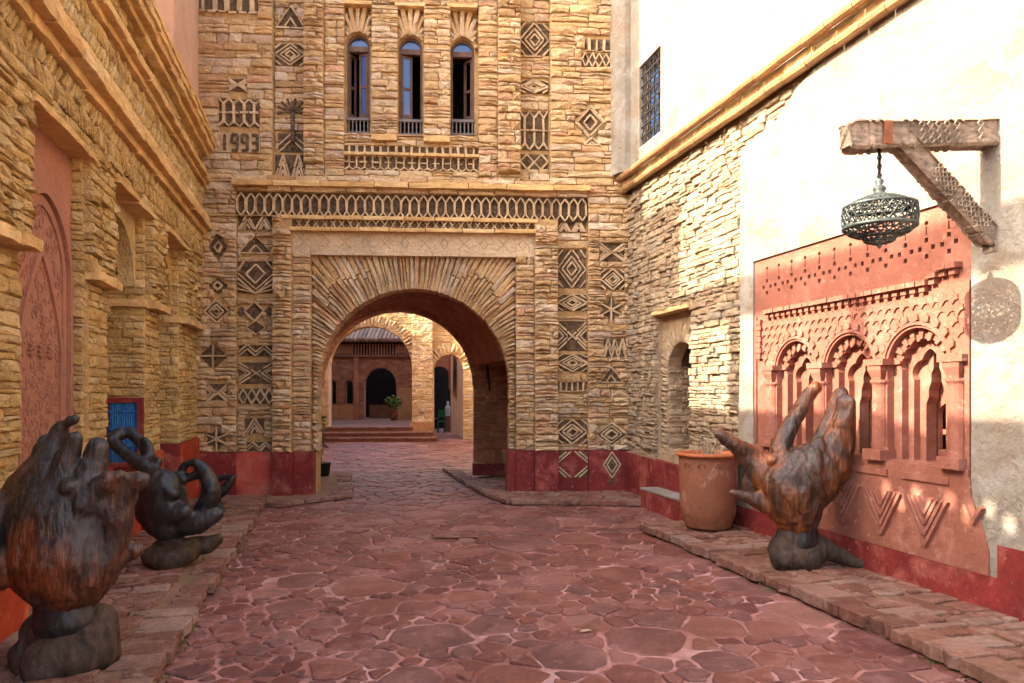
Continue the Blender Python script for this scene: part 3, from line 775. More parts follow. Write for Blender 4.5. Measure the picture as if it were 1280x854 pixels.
for px in (764,):
    cu, cz = X(px), Z(582); b = MB(); b.prism(F, dia(cu,cz,.13,.2), -.1, VR+.034); b.prism(F, [(cu-.07,cz-.28),(cu+.07,cz-.28),(cu,cz-.18)], -.1, VR+.034)
    o = b.build('base_diamond', M['dark'], gate); b = MB()
    for r in (1,.6):
        for s_ in ring(dia(cu,cz,.13*r,.2*r)): b.seg(F,*s_,.02,-.1,VR+.045)
    b.build('slate_slivers', M['sliver'], o)
# windows
for k, (u0,u1,z0,z1) in enumerate(WIN):
    wv = -.20
    wn = MB(); r = (u1-u0)/2; c = (u0+u1)/2
    outer = archhole(u0,u1,z0,z1-r,14); inner = archhole(u0+.035,u1-.035,z0+.02,z1-r,14)
    wn.prism(F, outer, wv-.06, wv, [inner]); wo = wn.build('window', M['window_wood'], gate)
    b = MB(); b.box(F,u0+.03,u1-.03,z1-r-.07,z1-r+.01,wv-.06,wv+.01); b.build('transom', M['window_wood'], wo)
    b = MB(); fan = arc(c, z1-r+.012, r-.036, 0, math.pi, 12); b.prism(F, fan, wv-.045, wv-.035); b.build('fanlight', M['pane'], wo)
    # open casements
    zz0, zz1 = z0+.24, z1-r-.08; mid = c
    def leaf_(x0, x1, v0, v1, glz):
        # leaf swung: from (x0,v0) to (x1,v1)
        p0, p1 = F.P(x0,0,v0), F.P(x1,0,v1); d = (p1-p0); L = d.length; nn = Vector((0,0,1)).cross(d.normalized()); fr = Frame(p0, -nn if (-nn).dot(F.n) > 0 else nn)
        if fr.u.dot(d) < 0: fr = Frame(p1, fr.n)
        b = MB(); b.prism(fr, rect(0,L,zz0,zz1), -.03, 0, [rect(.035,L-.035,zz0+.1,(zz0+zz1)/2-.02), rect(.035,L-.035,(zz0+zz1)/2+.02,zz1-.035)], back=True)
        s_ = b.build('shutter', M['window_wood'], wo)
        if glz:
            b = MB(); b.box(fr,.03,L-.03,zz0+.09,zz1-.03,-.02,-.012); b.build('pane', M['pane'], wo)
    if k == 0: leaf_(mid-.0,u1-.04,wv-.06,wv-.01,True); leaf_(u0+.04,u0+.12,wv-.02,wv-.2,False)
    if k == 1: leaf_(u0+.04,mid+.02,wv-.01,wv-.06,True)
    if k == 2: leaf_(mid+.02,u1-.04,wv-.16,wv-.02,False)
    b = MB()
    b.box(F,u0,u1,z0+.20,z0+.24,wv+.02,wv+.06); b.box(F,u0,u1,z0,z0+.025,wv+.02,wv+.06)
    b.build('balcony_rail', M['grey_wood'], wo)
    for i in range(6):
        uu = u0+.03+(u1-u0-.06)*i/5; b = MB(); p = F.P(uu, z0+.02, wv+.04)
        lathe(b, [(.009,0),(.014,.03),(.008,.06),(.014,.1),(.008,.14),(.013,.17),(.009,.185)], p, 8); b.build('baluster', M['grey_wood'], wo, True)
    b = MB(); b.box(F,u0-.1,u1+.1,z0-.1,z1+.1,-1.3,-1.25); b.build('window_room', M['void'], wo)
    # radial stones above, in the recess
    vv = Pieces(); a = .12
    for i in range(15):
        am = math.pi*(.05+.90*i/14); ca, sa = math.cos(am), math.sin(am)
        r0 = r+.01; r1_ = min((r+.02)/max(.2,abs(ca)), (Z(8)-(z1-r))/max(.01,sa)); 
        if r1_-r0 < .05: r1_ = r0+.05
        rc = (r0+r1_)/2
        vv.put(F, c+rc*ca, z1-r+rc*sa, .19*rc, r1_-r0, -.09+U(-.02,.02), .12, math.pi/2-am)
    vv.emit('window_voussoir', M['stone'], gate, 20)
    # jamb stones
    ledge(F, u0-.05, u1+.05, Z(8), Z(4), -.16, .02, M['ledge'], gate, (.6,.8))
# ---- passage behind the arch
def Qp(t, off): # point at distance t behind the front along the lane, sideways off from the passage axis
    p = F.P(AC, 0, 0)+D*t; return p
b = MB()
RF = Frame(F.P(AC,0,0)+D*2.95, F.n)               # rear wall of the passage
rear = archhole(-AR-.12,AR,-.2,AZ,36)
b.prism(RF, rect(-AR-1.2, AR+2.6, -.1, 4.6), -.5, 0, [rear], back=True); b.build('rear_wall', M['mortar'], gate)
PS = Pieces(); blk = [rear]
courses(PS, RF, -AR-.6, AR+1.3, .5, 3.9, .02, .1, (.07,.12), (.18,.4), blk)
courses(PS, RF, AR, AR+.55, .0, .75, .03, .1, (.16,.25), (.2,.4))
vcount = 46
for i in range(vcount):
    am = math.pi*(i+.5)/vcount; PS.put(RF, (AR+.16)*math.cos(am), AZ+(AR+.16)*math.sin(am), math.pi*(AR+.1)/vcount-.008, .36, .03, .5, math.pi/2-am)
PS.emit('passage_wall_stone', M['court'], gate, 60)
b = MB(); b.box(RF, AR-.02, AR+.6, 0, .22, -.3, .05); b.build('pier_foot', M['red'], gate)
# barrel ceiling, flush with the front arch then dark side room on the right
pf = [F.P(AC+AR*1.04*math.cos(t), AZ+AR*1.04*math.sin(t), -.4) for t in [math.pi*i/24 for i in range(25)]]
pr = [RF.P(AR*1.04*math.cos(t), AZ+AR*1.04*math.sin(t), .0) for t in [math.pi*i/24 for i in range(25)]]
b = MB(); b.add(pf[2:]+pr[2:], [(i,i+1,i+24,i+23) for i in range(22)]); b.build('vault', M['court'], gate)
# vault bricks
VB = Pieces()
for ti in range(16):
    for k in range(4, 44):
        t = math.pi*(k+.5)/44
        if t < .22: continue
        c = F.P(AC,0,-.4)+D*(ti+.5)*.16
        uu = F.u
        rr = AR*1.04
        pos = c+uu*(rr*math.cos(t))+Vector((0,0,AZ+rr*math.sin(t)))
        ax = D; rad = (uu*math.cos(t)+Vector((0,0,math.sin(t)))); tg = ax.cross(rad)
        mx = Matrix.Identity(4); mx.col[0][:3] = tg; mx.col[1][:3] = rad; mx.col[2][:3] = ax; mx.translation = pos-rad*U(.0,.025)
        mx = mx @ Matrix.Diagonal((.1,.06,.145,1)); VB.L.append((0, mx, 1.2, R_.randrange(8), R_.random()))
VB.emit('vault_stone', M['court'], gate, 0)
def quad(name, pts, m, parent, **kw):
    b = MB(); b.add(pts, [tuple(range(len(pts)))]); return b.build(name, m, parent, **kw)
# left passage wall
a0 = F.P(AC-AR*1.04,0,-.4); a1 = RF.P(-AR*1.04,0,0)
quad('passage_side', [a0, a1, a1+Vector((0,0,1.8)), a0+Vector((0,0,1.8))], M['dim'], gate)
# side room right: back wall, ceiling
s0 = F.P(AC+AR+1.3,0,-.5); s1 = RF.P(AR+1.3,0,0)
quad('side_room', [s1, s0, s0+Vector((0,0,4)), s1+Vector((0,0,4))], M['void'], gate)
c0 = F.P(AC+AR*1.0,2.11,-.42); c1 = RF.P(AR*1.0,2.11,0)
quad('side_ceiling', [c0, c1, s1+Vector((0,0,2.11)), s0+Vector((0,0,2.11))], M['court'], gate)
roofg = MB(); roofg.add([F.P(uL,9.5,-.1),F.P(uR,9.5,-.1),F.P(uR,9.5,-3.6),F.P(uL,9.5,-3.6)],[(0,1,2,3)])
roofg.add([F.P(uR,0,-.63),F.P(uR,0,-3.6),F.P(uR,9.5,-3.6),F.P(uR,9.5,-.63)],[(0,1,2,3)]); roofg.add([F.P(uL,0,-.63),F.P(uL,9.5,-.63),F.P(uL,9.5,-3.6),F.P(uL,0,-3.6)],[(0,1,2,3)])
roofg.build('roof', M['mortar'], gate)
b = MB(); b.prism(RF, rect(-AR-1.9, AR+2.6, 4.6, 9.5), -.5, -.1, back=True); b.build('rear_upper_wall', M['mortar'], gate)
b = MB(); b.prism(F, rect(AC-AR-.8, uR, 3.9, 4.0), -2.9, -.63, back=True); b.build('upper_floor', M['void'], gate)
# iron torch on the passage wall
tp = RF.P(*RF.uz(607,440), .1)
tr = thing('wall_torch', 'black iron torch holder hanging on the dark passage wall inside the arch', 'torch', tp)
b = MB(); lathe(b, [(.0,.13),(.07,.12),(.12,.03),(.11,-.05),(.04,-.09),(.0,-.1)], tp, 12); b.build('torch_cup', M['iron'], tr)
b = MB(); tube(b, [tp+Vector((0,0,-.05)), tp+RF.u*.08+Vector((0,0,-.75))], [.03,.018]); b.build('torch_handle', M['iron'], tr)
# ------------------------------------------------------------------ LEFT BUILDING
left = thing('arcaded_building', 'golden stone building along the left with pink carved door panel, arched recesses and stepped cornices', 'building', LW.P(6,0,-1))
def LX(px): return LW.uz(px, 400)[0]
ucor = (F.P(X(250),0)-LW.O).dot(LW.u)+.3
doorU = (LX(36), LX(110)); n2 = (LX(142), LX(187.5)); n3 = (LX(205), LX(228.5))
LZT = 3.48
holesL = [rect(doorU[0],doorU[1],-.0,LZT), rect(n2[0],n2[1],0,LZT), rect(n3[0],n3[1],0,LZT)]
b = MB(); b.prism(LW, rect(-1.0,ucor,-.05,4.6), -.45, -.06, holesL, back=True); b.build('wall', M['mortar'], left)
pho = [rect(2.45+.155*i-.04, 2.45+.155*i+.04, 4.88+(.03 if i%2 else -.05), 5.04+(.03 if i%2 else -.05)) for i in range(14)]+[rect(4.80+.16*i, 4.88+.16*i, 4.64, 4.80) for i in range(3)]
b = MB(); b.prism(LW, rect(-1.0,ucor,4.6,5.2), -.14, -.06, pho, back=True); b.build('pierced_parapet', M['mortar'], left)
LS = Pieces(); ZI = 2.5
vU, vL = .03, -.04
zb = .92
bl = holesL
courses(LS, LW, 2.0, ucor, ZI+.08, 3.58, vU, .14, (.045,.085), (.12,.36), bl, .022, tilt=.03)
courses(LS, LW, 2.0, ucor, zb, ZI, vL, .1, (.06,.11), (.15,.42), bl, .012, tilt=.02)
courses(LS, LW, 2.0, ucor, 3.58, 3.66, vU, .14, (.05,.08), (.3,.5), (), .03)
courses(LS, LW, 5.75, ucor, 4.83, 5.12, vU, .14, (.06,.1), (.16,.4), (), .03)
# reveals of the openings that face the camera
def reveal(u, depth, z0, z1, v0, near=False):
    fr = Frame(LW.P(u, 0, v0), -LW.u if not near else LW.u)
    # fr.u runs ... compute span
    s = -1 if fr.u.dot(LW.n) > 0 else 1
    a, c = (-depth, 0) if s == -1 else (0, depth)
    b = MB(); b.box(fr, a, c, z0, z1, -.12, -.02); b.build('reveal', M['mortar'], left)
    courses(LS, fr, a, c, z0, z1, .02, .1, (.06,.12), (.15,.35), (), .015)
reveal(n2[1], .9, zb, LZT, -.05); reveal(n3[1], .7, zb, LZT, -.05)
reveal(doorU[1], .14, .1, LZT, -.03)
reveal(n2[0], .9, .1, LZT, -.1, True); reveal(n3[0], .7, .1, LZT, -.1, True)
LS.emit('stone', M['stone_left'], left, 300)
for (u0,u1), dpt in ((n2,.95),(n3,.75)):
    b = MB(); b.box(LW, u0-.1, u1+.1, -.05, LZT+.1, -dpt-.05, -dpt); b.build('recess_back', M['stone_left'], left)
    b = MB(); b.box(LW, u0, u1, LZT+.002, LZT+.06, -dpt, -.0); b.build('lintel', M['ledge'], left)
for (u0,u1),(dd,sp) in ((n2,(.06,2.85)),(n3,(.05,2.95))):
    b = MB(); b.prism(LW, rect(u0,u1,2.62,LZT), -.30, -.17, [archhole(u0+dd,u1-dd,2.63,sp,20,None,.0)], back=True) if False else b.prism(LW, [(u0,2.7),(u0,LZT),(u1,LZT),(u1,2.7)]+arc((u0+u1)/2,sp-.12,(u1-u0)/2-dd,0,math.pi,18), -.30, -.14, back=True); b.build('arched_infill', M['stone_left'], left)
# impost ledges
for a, c in ((2.0,doorU[0]-.02),(doorU[1]+.02,n2[0]-.0),(n2[1],n3[0]),(n3[1],ucor)):
    ledge(LW, a, c, ZI+.01, ZI+.085, -.1, .085, M['ledge'], left, (.3,.6), 'impost_slab')
for u, dpt in ((n2[1],.8),(n3[1],.6)):
    fr = Frame(LW.P(u,0,-.02), -LW.u); s = -1 if fr.u.dot(LW.n) > 0 else 1
    a, c = (-dpt,0) if s == -1 else (0,dpt); ledge(fr, a, c, ZI+.01, ZI+.085, -.1, .06, M['ledge'], left, (.3,.5), 'impost_slab')
# lintels above openings
for u0,u1 in (doorU,n2,n3): ledge(LW, u0-.06, u1+.06, LZT, LZT+.05, -.2, .065, M['ledge'], left, (.4,.7), 'lintel_slab')
# herringbone bands of thin stones
HB = Pieces()
def herring(z0, z1, rows, v, us=2.0):
    hh = (z1-z0)/rows
    for r in range(rows):
        u = us
        while u < ucor:
            w = U(.034,.05); t = math.radians(U(30,42))*(1 if r%2 else -1)
            HB.put(LW, u, z0+hh*(r+.5)+U(-.01,.01), w, hh*1.08, v+U(-.012,.012), .12, t); u += w*1.42
herring(3.66, 3.95, 2, .03); herring(4.2, 4.66, 3, .04, 5.0)
for z0, z1, us in ((3.67,3.94,2.0),(4.2,4.655,5.4)): b = MB(); b.box(LW, us, ucor, z0, z1, -.09, .005); b.build('herringbone_recess', M['dark'], left)
HB.emit('sliver_stone', M['stone_left'], left, 200)
b = MB(); b.box(LW, 2.0, ucor, 3.6, 4.55, -.1, -.03); b.box(LW, 5.4, ucor, 4.55, 5.15, -.1, -.03); b.build('upper_backing', M['mortar'], left)
# cornices, each two courses of long slabs
for z0, z1, v in ((3.94,4.02,.09),(4.02,4.10,.17),(4.10,4.19,.15),(4.66,4.72,.09),(4.72,4.79,.16),(4.79,4.84,.13),(5.10,5.17,.13),(5.17,5.25,.20),(5.25,5.32,.23),(5.32,5.38,.24)):
    ledge(LW, 1.5 if z0 < 4.5 or z0 > 5.05 else 5.4, ucor+.05, z0, z1, -.13, v, M['ledge'], left, (.35,.8), 'cornice_slab', .007)
# painted base
for a, c, v in ((-1,doorU[0],.0),(doorU[1],n2[0],.0),(n2[1],n3[0],.0),(n3[1],ucor,.0)):
    b = MB(); b.box(LW, a, c, 0, zb, -.4, v); b.build('painted_base', M['orange_red'], left)
for (u0,u1),dpt in ((n2,.5),(n3,.35)):
    b = MB(); b.box(LW, u0, u1, 0, .35, -.9, -.08); b.build('recess_step', M['orange_red'], left)
    b = MB(); b.box(LW, u1-.03, u1+.1, .0, zb, -.9, -.03); b.build('painted_reveal', M['red'], left)
# roof slab, back, gallery that throws the bar shadow
b = MB(); b.box(LW, -1, ucor, 4.5, 4.59, -4, -.2); b.box(LW,-1,ucor,-.05,4.6,-4.1,-4); b.build('roof', M['mortar'], left)
GV = -.6
for s_, w in ((6.82,.28),(4.83,.22),(2.2,.22),(.2,.22)):
    b = MB(); b.box(LW, s_-w/2-.0, s_+w/2, 4.6, 7.12, GV-.22, GV); b.build('gallery_post', M['stone_left'], left)
b = MB(); b.box(LW, .0, 8.15, 7.12, 7.40, GV-.25, GV+.0); b.build('gallery_beam', M['window_wood'], left)
b = MB(); b.box(LW, 8.14, 9.3, 4.6, 8.70, -4, GV); b.build('roof_room', M['pinkst'], left)
# pierced parapet near the camera, standing on the roof edge: its holes throw the row of light spots
tw = thing('pink_tower', 'smooth pink rendered tower rising behind the left cornice beside the gatehouse', 'tower', LW.P(10.5,5.1,-1.5))
b = MB(); b.box(LW, 9.32, ucor+.8, 4.6, 12.5, -4, -.02); b.build('tower_wall', M['pinkst'], tw)
# ---- carved pink door panel
dp = thing('x', 'x', 'x', (0,0,0)); bpy.data.objects.remove(dp)
u0,u1 = doorU; c = (u0+u1)/2; hw = (u1-u0)/2
b = MB(); b.box(LW, u0, u1, 0.0, LZT, -.45, -.14)
door = b.build('carved_door_panel', M['pinkdoor'], left)
zs, ra = 2.48, hw-.08
def layer(a_, v0, v1, sh=0.0):
    return archhole(c-ra*a_, c+ra*a_, .15, zs, 26, None, .12)
b = MB(); b.prism(LW, rect(u0,u1,.0,LZT), -.14, -.115, [layer(1.0,0,0)]); b.build('panel_frame', M['pinkdoor'], door)
b = MB(); b.prism(LW, archhole(c-ra*1.06,c+ra*1.06,.15,zs,26,None,.12), -.14, -.095, [layer(.99,0,0)]); b.build('panel_moulding', M['pinkdoor'], door)
b = MB(); b.prism(LW, layer(.97,0,0), -.14, -.125, [layer(.84,0,0)]); b.build('panel_border', M['pinkdoor'], door)
b = MB(); b.prism(LW, archhole(c-ra*.8,c+ra*.8,.2,1.9,26,None,.9), -.14, -.12, [archhole(c-ra*.72,c+ra*.72,.25,1.9,26,None,.9)]); b.build('inner_moulding', M['pinkdoor'], door)
# arabesque relief: small raised curls and rosettes
b = MB()
for k in range(700):
    uu, zz = U(u0+.06,u1-.06), U(.5,3.4)
    if abs(uu-c) > ra*1.02 or zz > 3.25 or True:
        r = U(.018,.034); t0 = U(0,6.28)
        if abs(abs(uu-c)-ra) < .05: continue
        vb = -.115 if abs(uu-c) > ra else -.14
        P = arc(uu, zz, r, t0, t0+4.2, 6)
        for i in range(6): b.seg(LW, P[i], P[i+1], .010, vb-.005, vb+.006)
b.build('arabesque_relief', M['pinkdoor'], door, kind='stuff')
b = MB()
for zz in (1.9,):
    for k in (-1,0,1):
        for i in range(8):
            t = i*math.pi/4; b.seg(LW, (c+k*.17,zz), (c+k*.17+.06*math.cos(t),zz+.06*math.sin(t)), .02, -.14, -.12)
b.build('rosettes', M['pinkdoor'], door, kind='stuff')
for s_ in (-1,1):
    b = MB(); b.box(LW, c+s_*(ra+.05)-.035, c+s_*(ra+.05)+.035, .15, zs, -.14, -.098); b.build('pilaster_strip', M['pinkdoor'], door)
# blue cane shutter in the second recess, facing the camera
fr = Frame(LW.P(n2[1],0,-.05)-LW.u*.0, -LW.u)
q0 = fr.uz(143,555,.05); q1 = fr.uz(179,497,.05)
fu0, fu1 = q0[0], q1[0]; fz0, fz1 = q0[1]-.25, q1[1]
b = MB(); b.prism(fr, rect(fu0-.1,fu1,fz0,fz1), -.02, .075, [rect(fu0-.06,fu1-.055,fz0+.05,fz1-.055)])
sh = b.build('shutter_frame', M['red'], left)
x = fu0-.05; k = 0
while x < fu1-.06:
    b = MB(); tube(b, [fr.P(x+.01,fz0+.04,.035), fr.P(x+.01+U(-.004,.004),(fz0+fz1)/2,.04), fr.P(x+.01,fz1-.05,.035)], .0105, 6); b.build('blue_cane', M['blue'], sh); x += .0225
b = MB()
for zz in (.3,.55,.8): b.box(fr, fu0-.06, fu1-.055, fz0+(fz1-fz0)*zz-.01, fz0+(fz1-fz0)*zz+.01, .03, .058)
b.build('cane_ties', M['blue'], sh)
# ------------------------------------------------------------------ RIGHT BUILDING
right = thing('stuccoed_building', 'right building of buff rubble partly under cream stucco with a terracotta niche panel', 'building', RW.P(-7,0,-1))
def RX(px): return RW.uz(px, 400)[0]
rcor = (F.P(X(786),0)-RW.O).dot(RW.u)
P0 = RX(945); PW = RX(1219)-P0                     # panel span
nu0, nu1 = RW.uz(819,400)[0], RW.uz(862,400)[0]
nz1 = RW.uz(848,388)[1]
ncx = (RX(826)+RX(862))/2; nr = (RX(862)-RX(826))/2; nsp = RW.uz(846,427)[1]-nr
nz0 = RW.uz(845,565)[1]
pan = rect(P0, P0+PW, 1.04, 2.5)
b = MB(); b.prism(RW, rect(rcor-.3, 1.5, -.05, 4.7), -.5, -.05, [rect(nu0,nu1,nz0,nz1), pan], back=True); b.build('wall', M['mortar_r'], right)
RS = Pieces()
zRB = .33
zc = 4.62
zone_blk = [rect(nu0,nu1,nz0-.3,nz1)]
# stucco edge polygon
sx = RX(928)
stu = [(RX(925),.30),(RX(926),1.2),(RX(929),2.2),(RX(928),3.0),(RX(929.5),RW.uz(929.5,200)[1]),(RW.uz(932,186)),(RW.uz(975,150)),(RW.uz(1000,110)),(RW.uz(1045,62)),(RW.uz(1095,12)),(RW.uz(1150,-30)),(1.5,zc-.1),(1.5,.3)]
stu = [(a, c) for a, c in stu]
rng = [p for p in stu]
stub = [rect(sx+.12, 1.5, .3, RW.uz(932,186)[1]-.05)]
courses(RS, RW, rcor, RX(1200), RW.uz(932,186)[1]-.1, zc, .0, .1, (.05,.1), (.1,.3), (), .025, tilt=.05)
courses(RS, RW, rcor, sx+.14, .62, RW.uz(932,186)[1]-.1, .0, .1, (.05,.1), (.1,.3), zone_blk, .025, tilt=.05)
courses(RS, RW, rcor, sx+.14, .56, .70, .005, .1, (.13,.14), (.25,.5), zone_blk, .02)
# niche: recess, arch face, inner
b = MB(); b.box(RW, nu0-.05, nu1+.05, nz0-.1, nz1+.1, -.62, -.5); b.build('niche_back', M['stone_right'], right)
nfr = MB(); nfr.prism(RW, rect(nu0,nu1,nz0,nz1), -.3, -.12, [archhole(ncx-nr,ncx+nr,nz0+.01,nsp,18)], back=True); nfr.build('niche_face', M['mortar_r'], right)
NV = Pieces()
for i in range(17):
    am = math.pi*(i+.5)/17; NV.put(RW, ncx+(nr+.12)*math.cos(am), nsp+(nr+.12)*math.sin(am), math.pi*(nr+.09)/17-.006, .25, -.09, .2, math.pi/2-am)
NV.emit('niche_voussoir', M['stone_right'], right)
courses(RS, RW, nu0, ncx-nr, nz0, nsp, -.09, .2, (.05,.1), (.1,.2), (), .012)
nf = Frame(RW.P(nu0+.0,0,0), RW.u)                   # far reveal of the niche faces the camera
sg = -1 if nf.u.dot(RW.n) > 0 else 1
a, c2 = (-.6,0) if sg == -1 else (0,.6)
fr2 = Frame(RW.P(ncx-nr,0,-.12), RW.u)
b = MB(); b.box(fr2, -.5 if fr2.u.dot(RW.n) > 0 else 0, 0 if fr2.u.dot(RW.n) > 0 else .5, nz0, nsp+.1, -.1, -.02); b.build('niche_reveal', M['mortar_r'], right)
courses(RS, fr2, -.45 if fr2.u.dot(RW.n) > 0 else 0, 0 if fr2.u.dot(RW.n) > 0 else .45, nz0, nsp+.05, .01, .08, (.05,.1), (.1,.25), (), .012)
courses(RS, RW, ncx-nr-.1, ncx+nr+.1, nz0, nsp+nr+.05, -.47, .08, (.05,.1), (.12,.3), (), .015)
ledge(RW, nu0-.04, nu1+.04, nz1, nz1+.05, -.2, .05, M['ledge'], right, (.4,.6), 'niche_lintel')
RS.emit('stone', M['stone_right'], right, 300)
# big grey stones under the niche
for px, py, w, h in ((846,529,.62,.20),(868,531,.4,.19)):
    pass
# stucco skin with a hole for the panel
pz1 = 3.0
b = MB()
hole = [(P0,.34),(P0,pz1),(P0+PW,pz1),(P0+PW,.8),(P0+PW+.15,.34)]
b.prism(RW, stu, -.05, .035, [hole])
b.build('stucco_skin', M['stucco'], right)
# painted base
b = MB(); b.prism(RW, [(rcor-.02,0),(1.5,0),(1.5,.56),(RX(1253),.56),(RX(1253),.335),(RX(923),.335),(RX(880),.36),(RX(862),.62),(rcor-.02,.68)], -.3, .045); b.build('painted_base', M['red'], right)
# step under the niche
b = MB(); b.box(RW, RX(826), RX(905), 0, .26, -.1, .30); b.build('niche_step', M['red'], right)
b = MB(); b.box(RW, RX(826)-.01, RX(905), .262, .285, -.1, .31); b.build('step_slab', M['stucco'], right)
# cornice: two rows of rounded tiles with a course between
def roundbar(z, v, r, name):
    u = rcor-.1
    while u < 1.6:
        w = U(.28,.42); b = MB(); tube(b, [RW.P(u+.004,z+U(-.006,.006),v), RW.P(u+w-.004,z+U(-.006,.006),v)], r, 10); b.build(name, M['cornice_r'], right); u += w
roundbar(4.69, .09, .052, 'cornice_tile'); roundbar(4.865, .15, .05, 'cornice_tile')
ledge(RW, rcor-.1, 1.6, 4.73, 4.83, -.2, .07, M['ledge'], right, (.3,.5), 'cornice_slab')
# upper stucco wall with barred window
w0, w1 = RX(803), RX(830); wz0, wz1 = 5.18, 6.36
b = MB(); b.prism(RW, rect(rcor-.3,1.6,4.88,9.6), -.5, .05, [rect(w0,w1,wz0,wz1)], back=True); b.build('upper_wall', M['stucco'], right)
b = MB(); 
zz = [4.92,9.6]
pr_ = [(rcor-.1,-.1),(rcor-.1,.26),(rcor+.02,.26),(rcor+.20,.22),(rcor+.26,.14),(rcor+.28,.02),(rcor+.28,-.1)]
b.add([RW.P(u,z,v) for z in zz for u,v in pr_], [(i,i+1,i+8,i+7) for i in range(6)]+[(0,6,5,4,3,2,1)]); b.build('corner_pilaster', M['stucco'], right)
b = MB(); b.prism(RW, rect(w0,w1,wz0,wz1), -.12, -.06, [rect(w0+.05,w1-.05,wz0+.05,wz1-.05)])
win = b.build('barred_window', M['window_wood'], right)
b = MB(); b.box(RW,w0+.05,w1-.05,wz0+.05,wz1-.05,-.13,-.12); b.build('pane', M['pane'], win)
gb = MB()
for i in range(1,5): uu = w0+(w1-w0)*i/5; gb.seg(RW,(uu,wz0+.02),(uu,wz1-.02),.018,.0,.018)
for i in range(1,8): z_ = wz0+(wz1-wz0)*i/8; gb.seg(RW,(w0,z_),(w1,z_),.018,.005,.024)
for i in range(4):
    for j in range(4):
        cu = w0+(w1-w0)*(i+.5)/4; cz = wz0+(wz1-wz0)*(j+.5)/4; 
        for s_ in ring(dia(cu,cz,.09,.14)): gb.seg(RW,*s_,.012,.004,.016)
gb.build('iron_grille', M['iron'], win)
b = MB(); b.box(RW,-14,1.6,9.6,9.7,-4,.1); b.box(RW,rcor-.3,1.6,-.05,9.65,-4.1,-4); b.build('roof', M['mortar_r'], right)
# ---- terracotta niche panel
pb = MB()
s = lambda x: P0+x
lob = lambda n, a: (lambda t: 1+a*abs(math.sin(n*t)))
ctr = [.69,1.45,2.2]; SP = 1.80; Z0 = 1.04
h0 = [archhole(s(c_-.30),s(c_+.30),Z0+.012,SP,40) for c_ in ctr]
crosses = []
sq = .035
for i in range(12):
    cx = s(.22+.208*i); cz = 2.70
    for dx, dz in ((-.062,0),(.062,0),(0,.062),(0,-.062)): crosses.append(rect(cx+dx-sq/2,cx+dx+sq/2,cz+dz-sq/2,cz+dz+sq/2))
    crosses.append(rect(cx-.006,cx+.006,cz+.10,cz+.165)); crosses.append([(cx+.021*math.cos(t),cz+.19+.021*math.sin(t)) for t in [k*math.pi/3 for k in range(6)]])
pb.prism(RW, rect(s(0),s(PW),2.45,pz1), -.05, .012, crosses)
pb.prism(RW, rect(s(0),s(PW),Z0,2.45), -.05, .0125, h0)
panel = pb.build('niche_panel', M['pink'], right)
b = MB(); b.box(RW, s(0),s(PW),2.45,pz1,-.12,-.05); b.build('panel_back', M['pinkdoor'], panel)
for (w, dz, v0, v1, f, pt) in ((.215,.0,-.13,-.055,lob(7,.10),.03),(.16,.04,-.20,-.12,lob(3,.2),.25),):
    b = MB(); b.prism(RW, rect(s(0),s(PW),Z0,2.5), v0, v1, [archhole(s(c_-w),s(c_+w),Z0+.012,SP-.02-dz*2,42,f,pt) for c_ in ctr]); b.build('arch_layer', M['pink'], panel)
key = []
for c_ in ctr:
    c_ = s(c_); key.append([(c_-.10,Z0+.012),(c_+.10,Z0+.012),(c_+.10,1.50),(c_+.075,1.56),(c_+.075,1.62),(c_+.05,1.68),(c_+.05,1.74),(c_+.028,1.79),(c_+.028,2.0),(c_,2.05),(c_-.028,2.0),(c_-.028,1.79),(c_-.05,1.74),(c_-.05,1.68),(c_-.075,1.62),(c_-.075,1.56),(c_-.10,1.50)])
b = MB(); b.prism(RW, rect(s(0),s(PW),Z0,2.5), -.28, -.18, key); b.build('keyhole_layer', M['pink'], panel)
b = MB(); b.prism(RW, rect(s(0),s(PW),Z0,2.5), -.34, -.30, [archhole(s(c_-.10),s(c_+.08),Z0+.1,1.42,12) for c_ in ctr]); b.build('inner_wall', M['pink'], panel)
b = MB(); b.box(RW, s(0),s(PW),Z0,2.5,-.55,-.5); b.build('inner_back', M['pink'], panel)
b = MB(); b.box(RW, s(0),s(PW),Z0+.22,Z0+.26,-.5,-.34); b.build('inner_shelf', M['pink'], panel)
b = MB(); b.box(RW, s(.02),s(PW-.02),Z0-.06,Z0+.004,-.7,.045); b.build('sill', M['pink'], panel)
b = MB(); b.prism(RW, [(s(0),.335),(s(PW)+.15,.335),(s(PW)+.15,.50),(s(PW)+.1,.66),(s(PW)+.01,.86),(s(PW),Z0-.06),(s(0),Z0-.06)], -.05, .05); b.build('lower_plaster', M['pink'], panel)
for x in (.7,1.5,2.1): b = MB(); b.box(RW, s(x),s(x+.45),Z0-.12,Z0-.07,.0,.066); b.build('sill_block', M['pink'], panel)
cm = MB(); f0 = Frame((0,0,0),(0,-1,0))
lathe(cm, [(.088,.0),(.088,.05),(.07,.07),(.072,.12),(.068,.60),(.072,.62),(.085,.64),(.085,.66)], (0,0,0), 16)
lathe(cm, [(.07,.66),(.075,.68),(.105,.74),(.105,.79),(.0,.79)], (0,0,0), 4)
cme = cm.mesh('column'); cme.materials.append(M['pink'])
for x in (.31,1.07,1.82,2.58):
    o = bpy.data.objects.new('column', cme); link(o, panel, Matrix.Translation(RW.P(s(x),Z0,.0)) @ Matrix.Rotation(math.pi/4+math.atan2(RW.u.y,RW.u.x),4,'Z'))
    b = MB(); b.box(RW, s(x)-.10, s(x)+.10, Z0, Z0+.085, -.1, .10); b.build('column_plinth', M['pink'], panel)
    b = MB(); b.box(RW, s(x)-.11, s(x)+.11, 1.82, 1.87, -.1, .085); b.build('capital', M['pink'], panel)
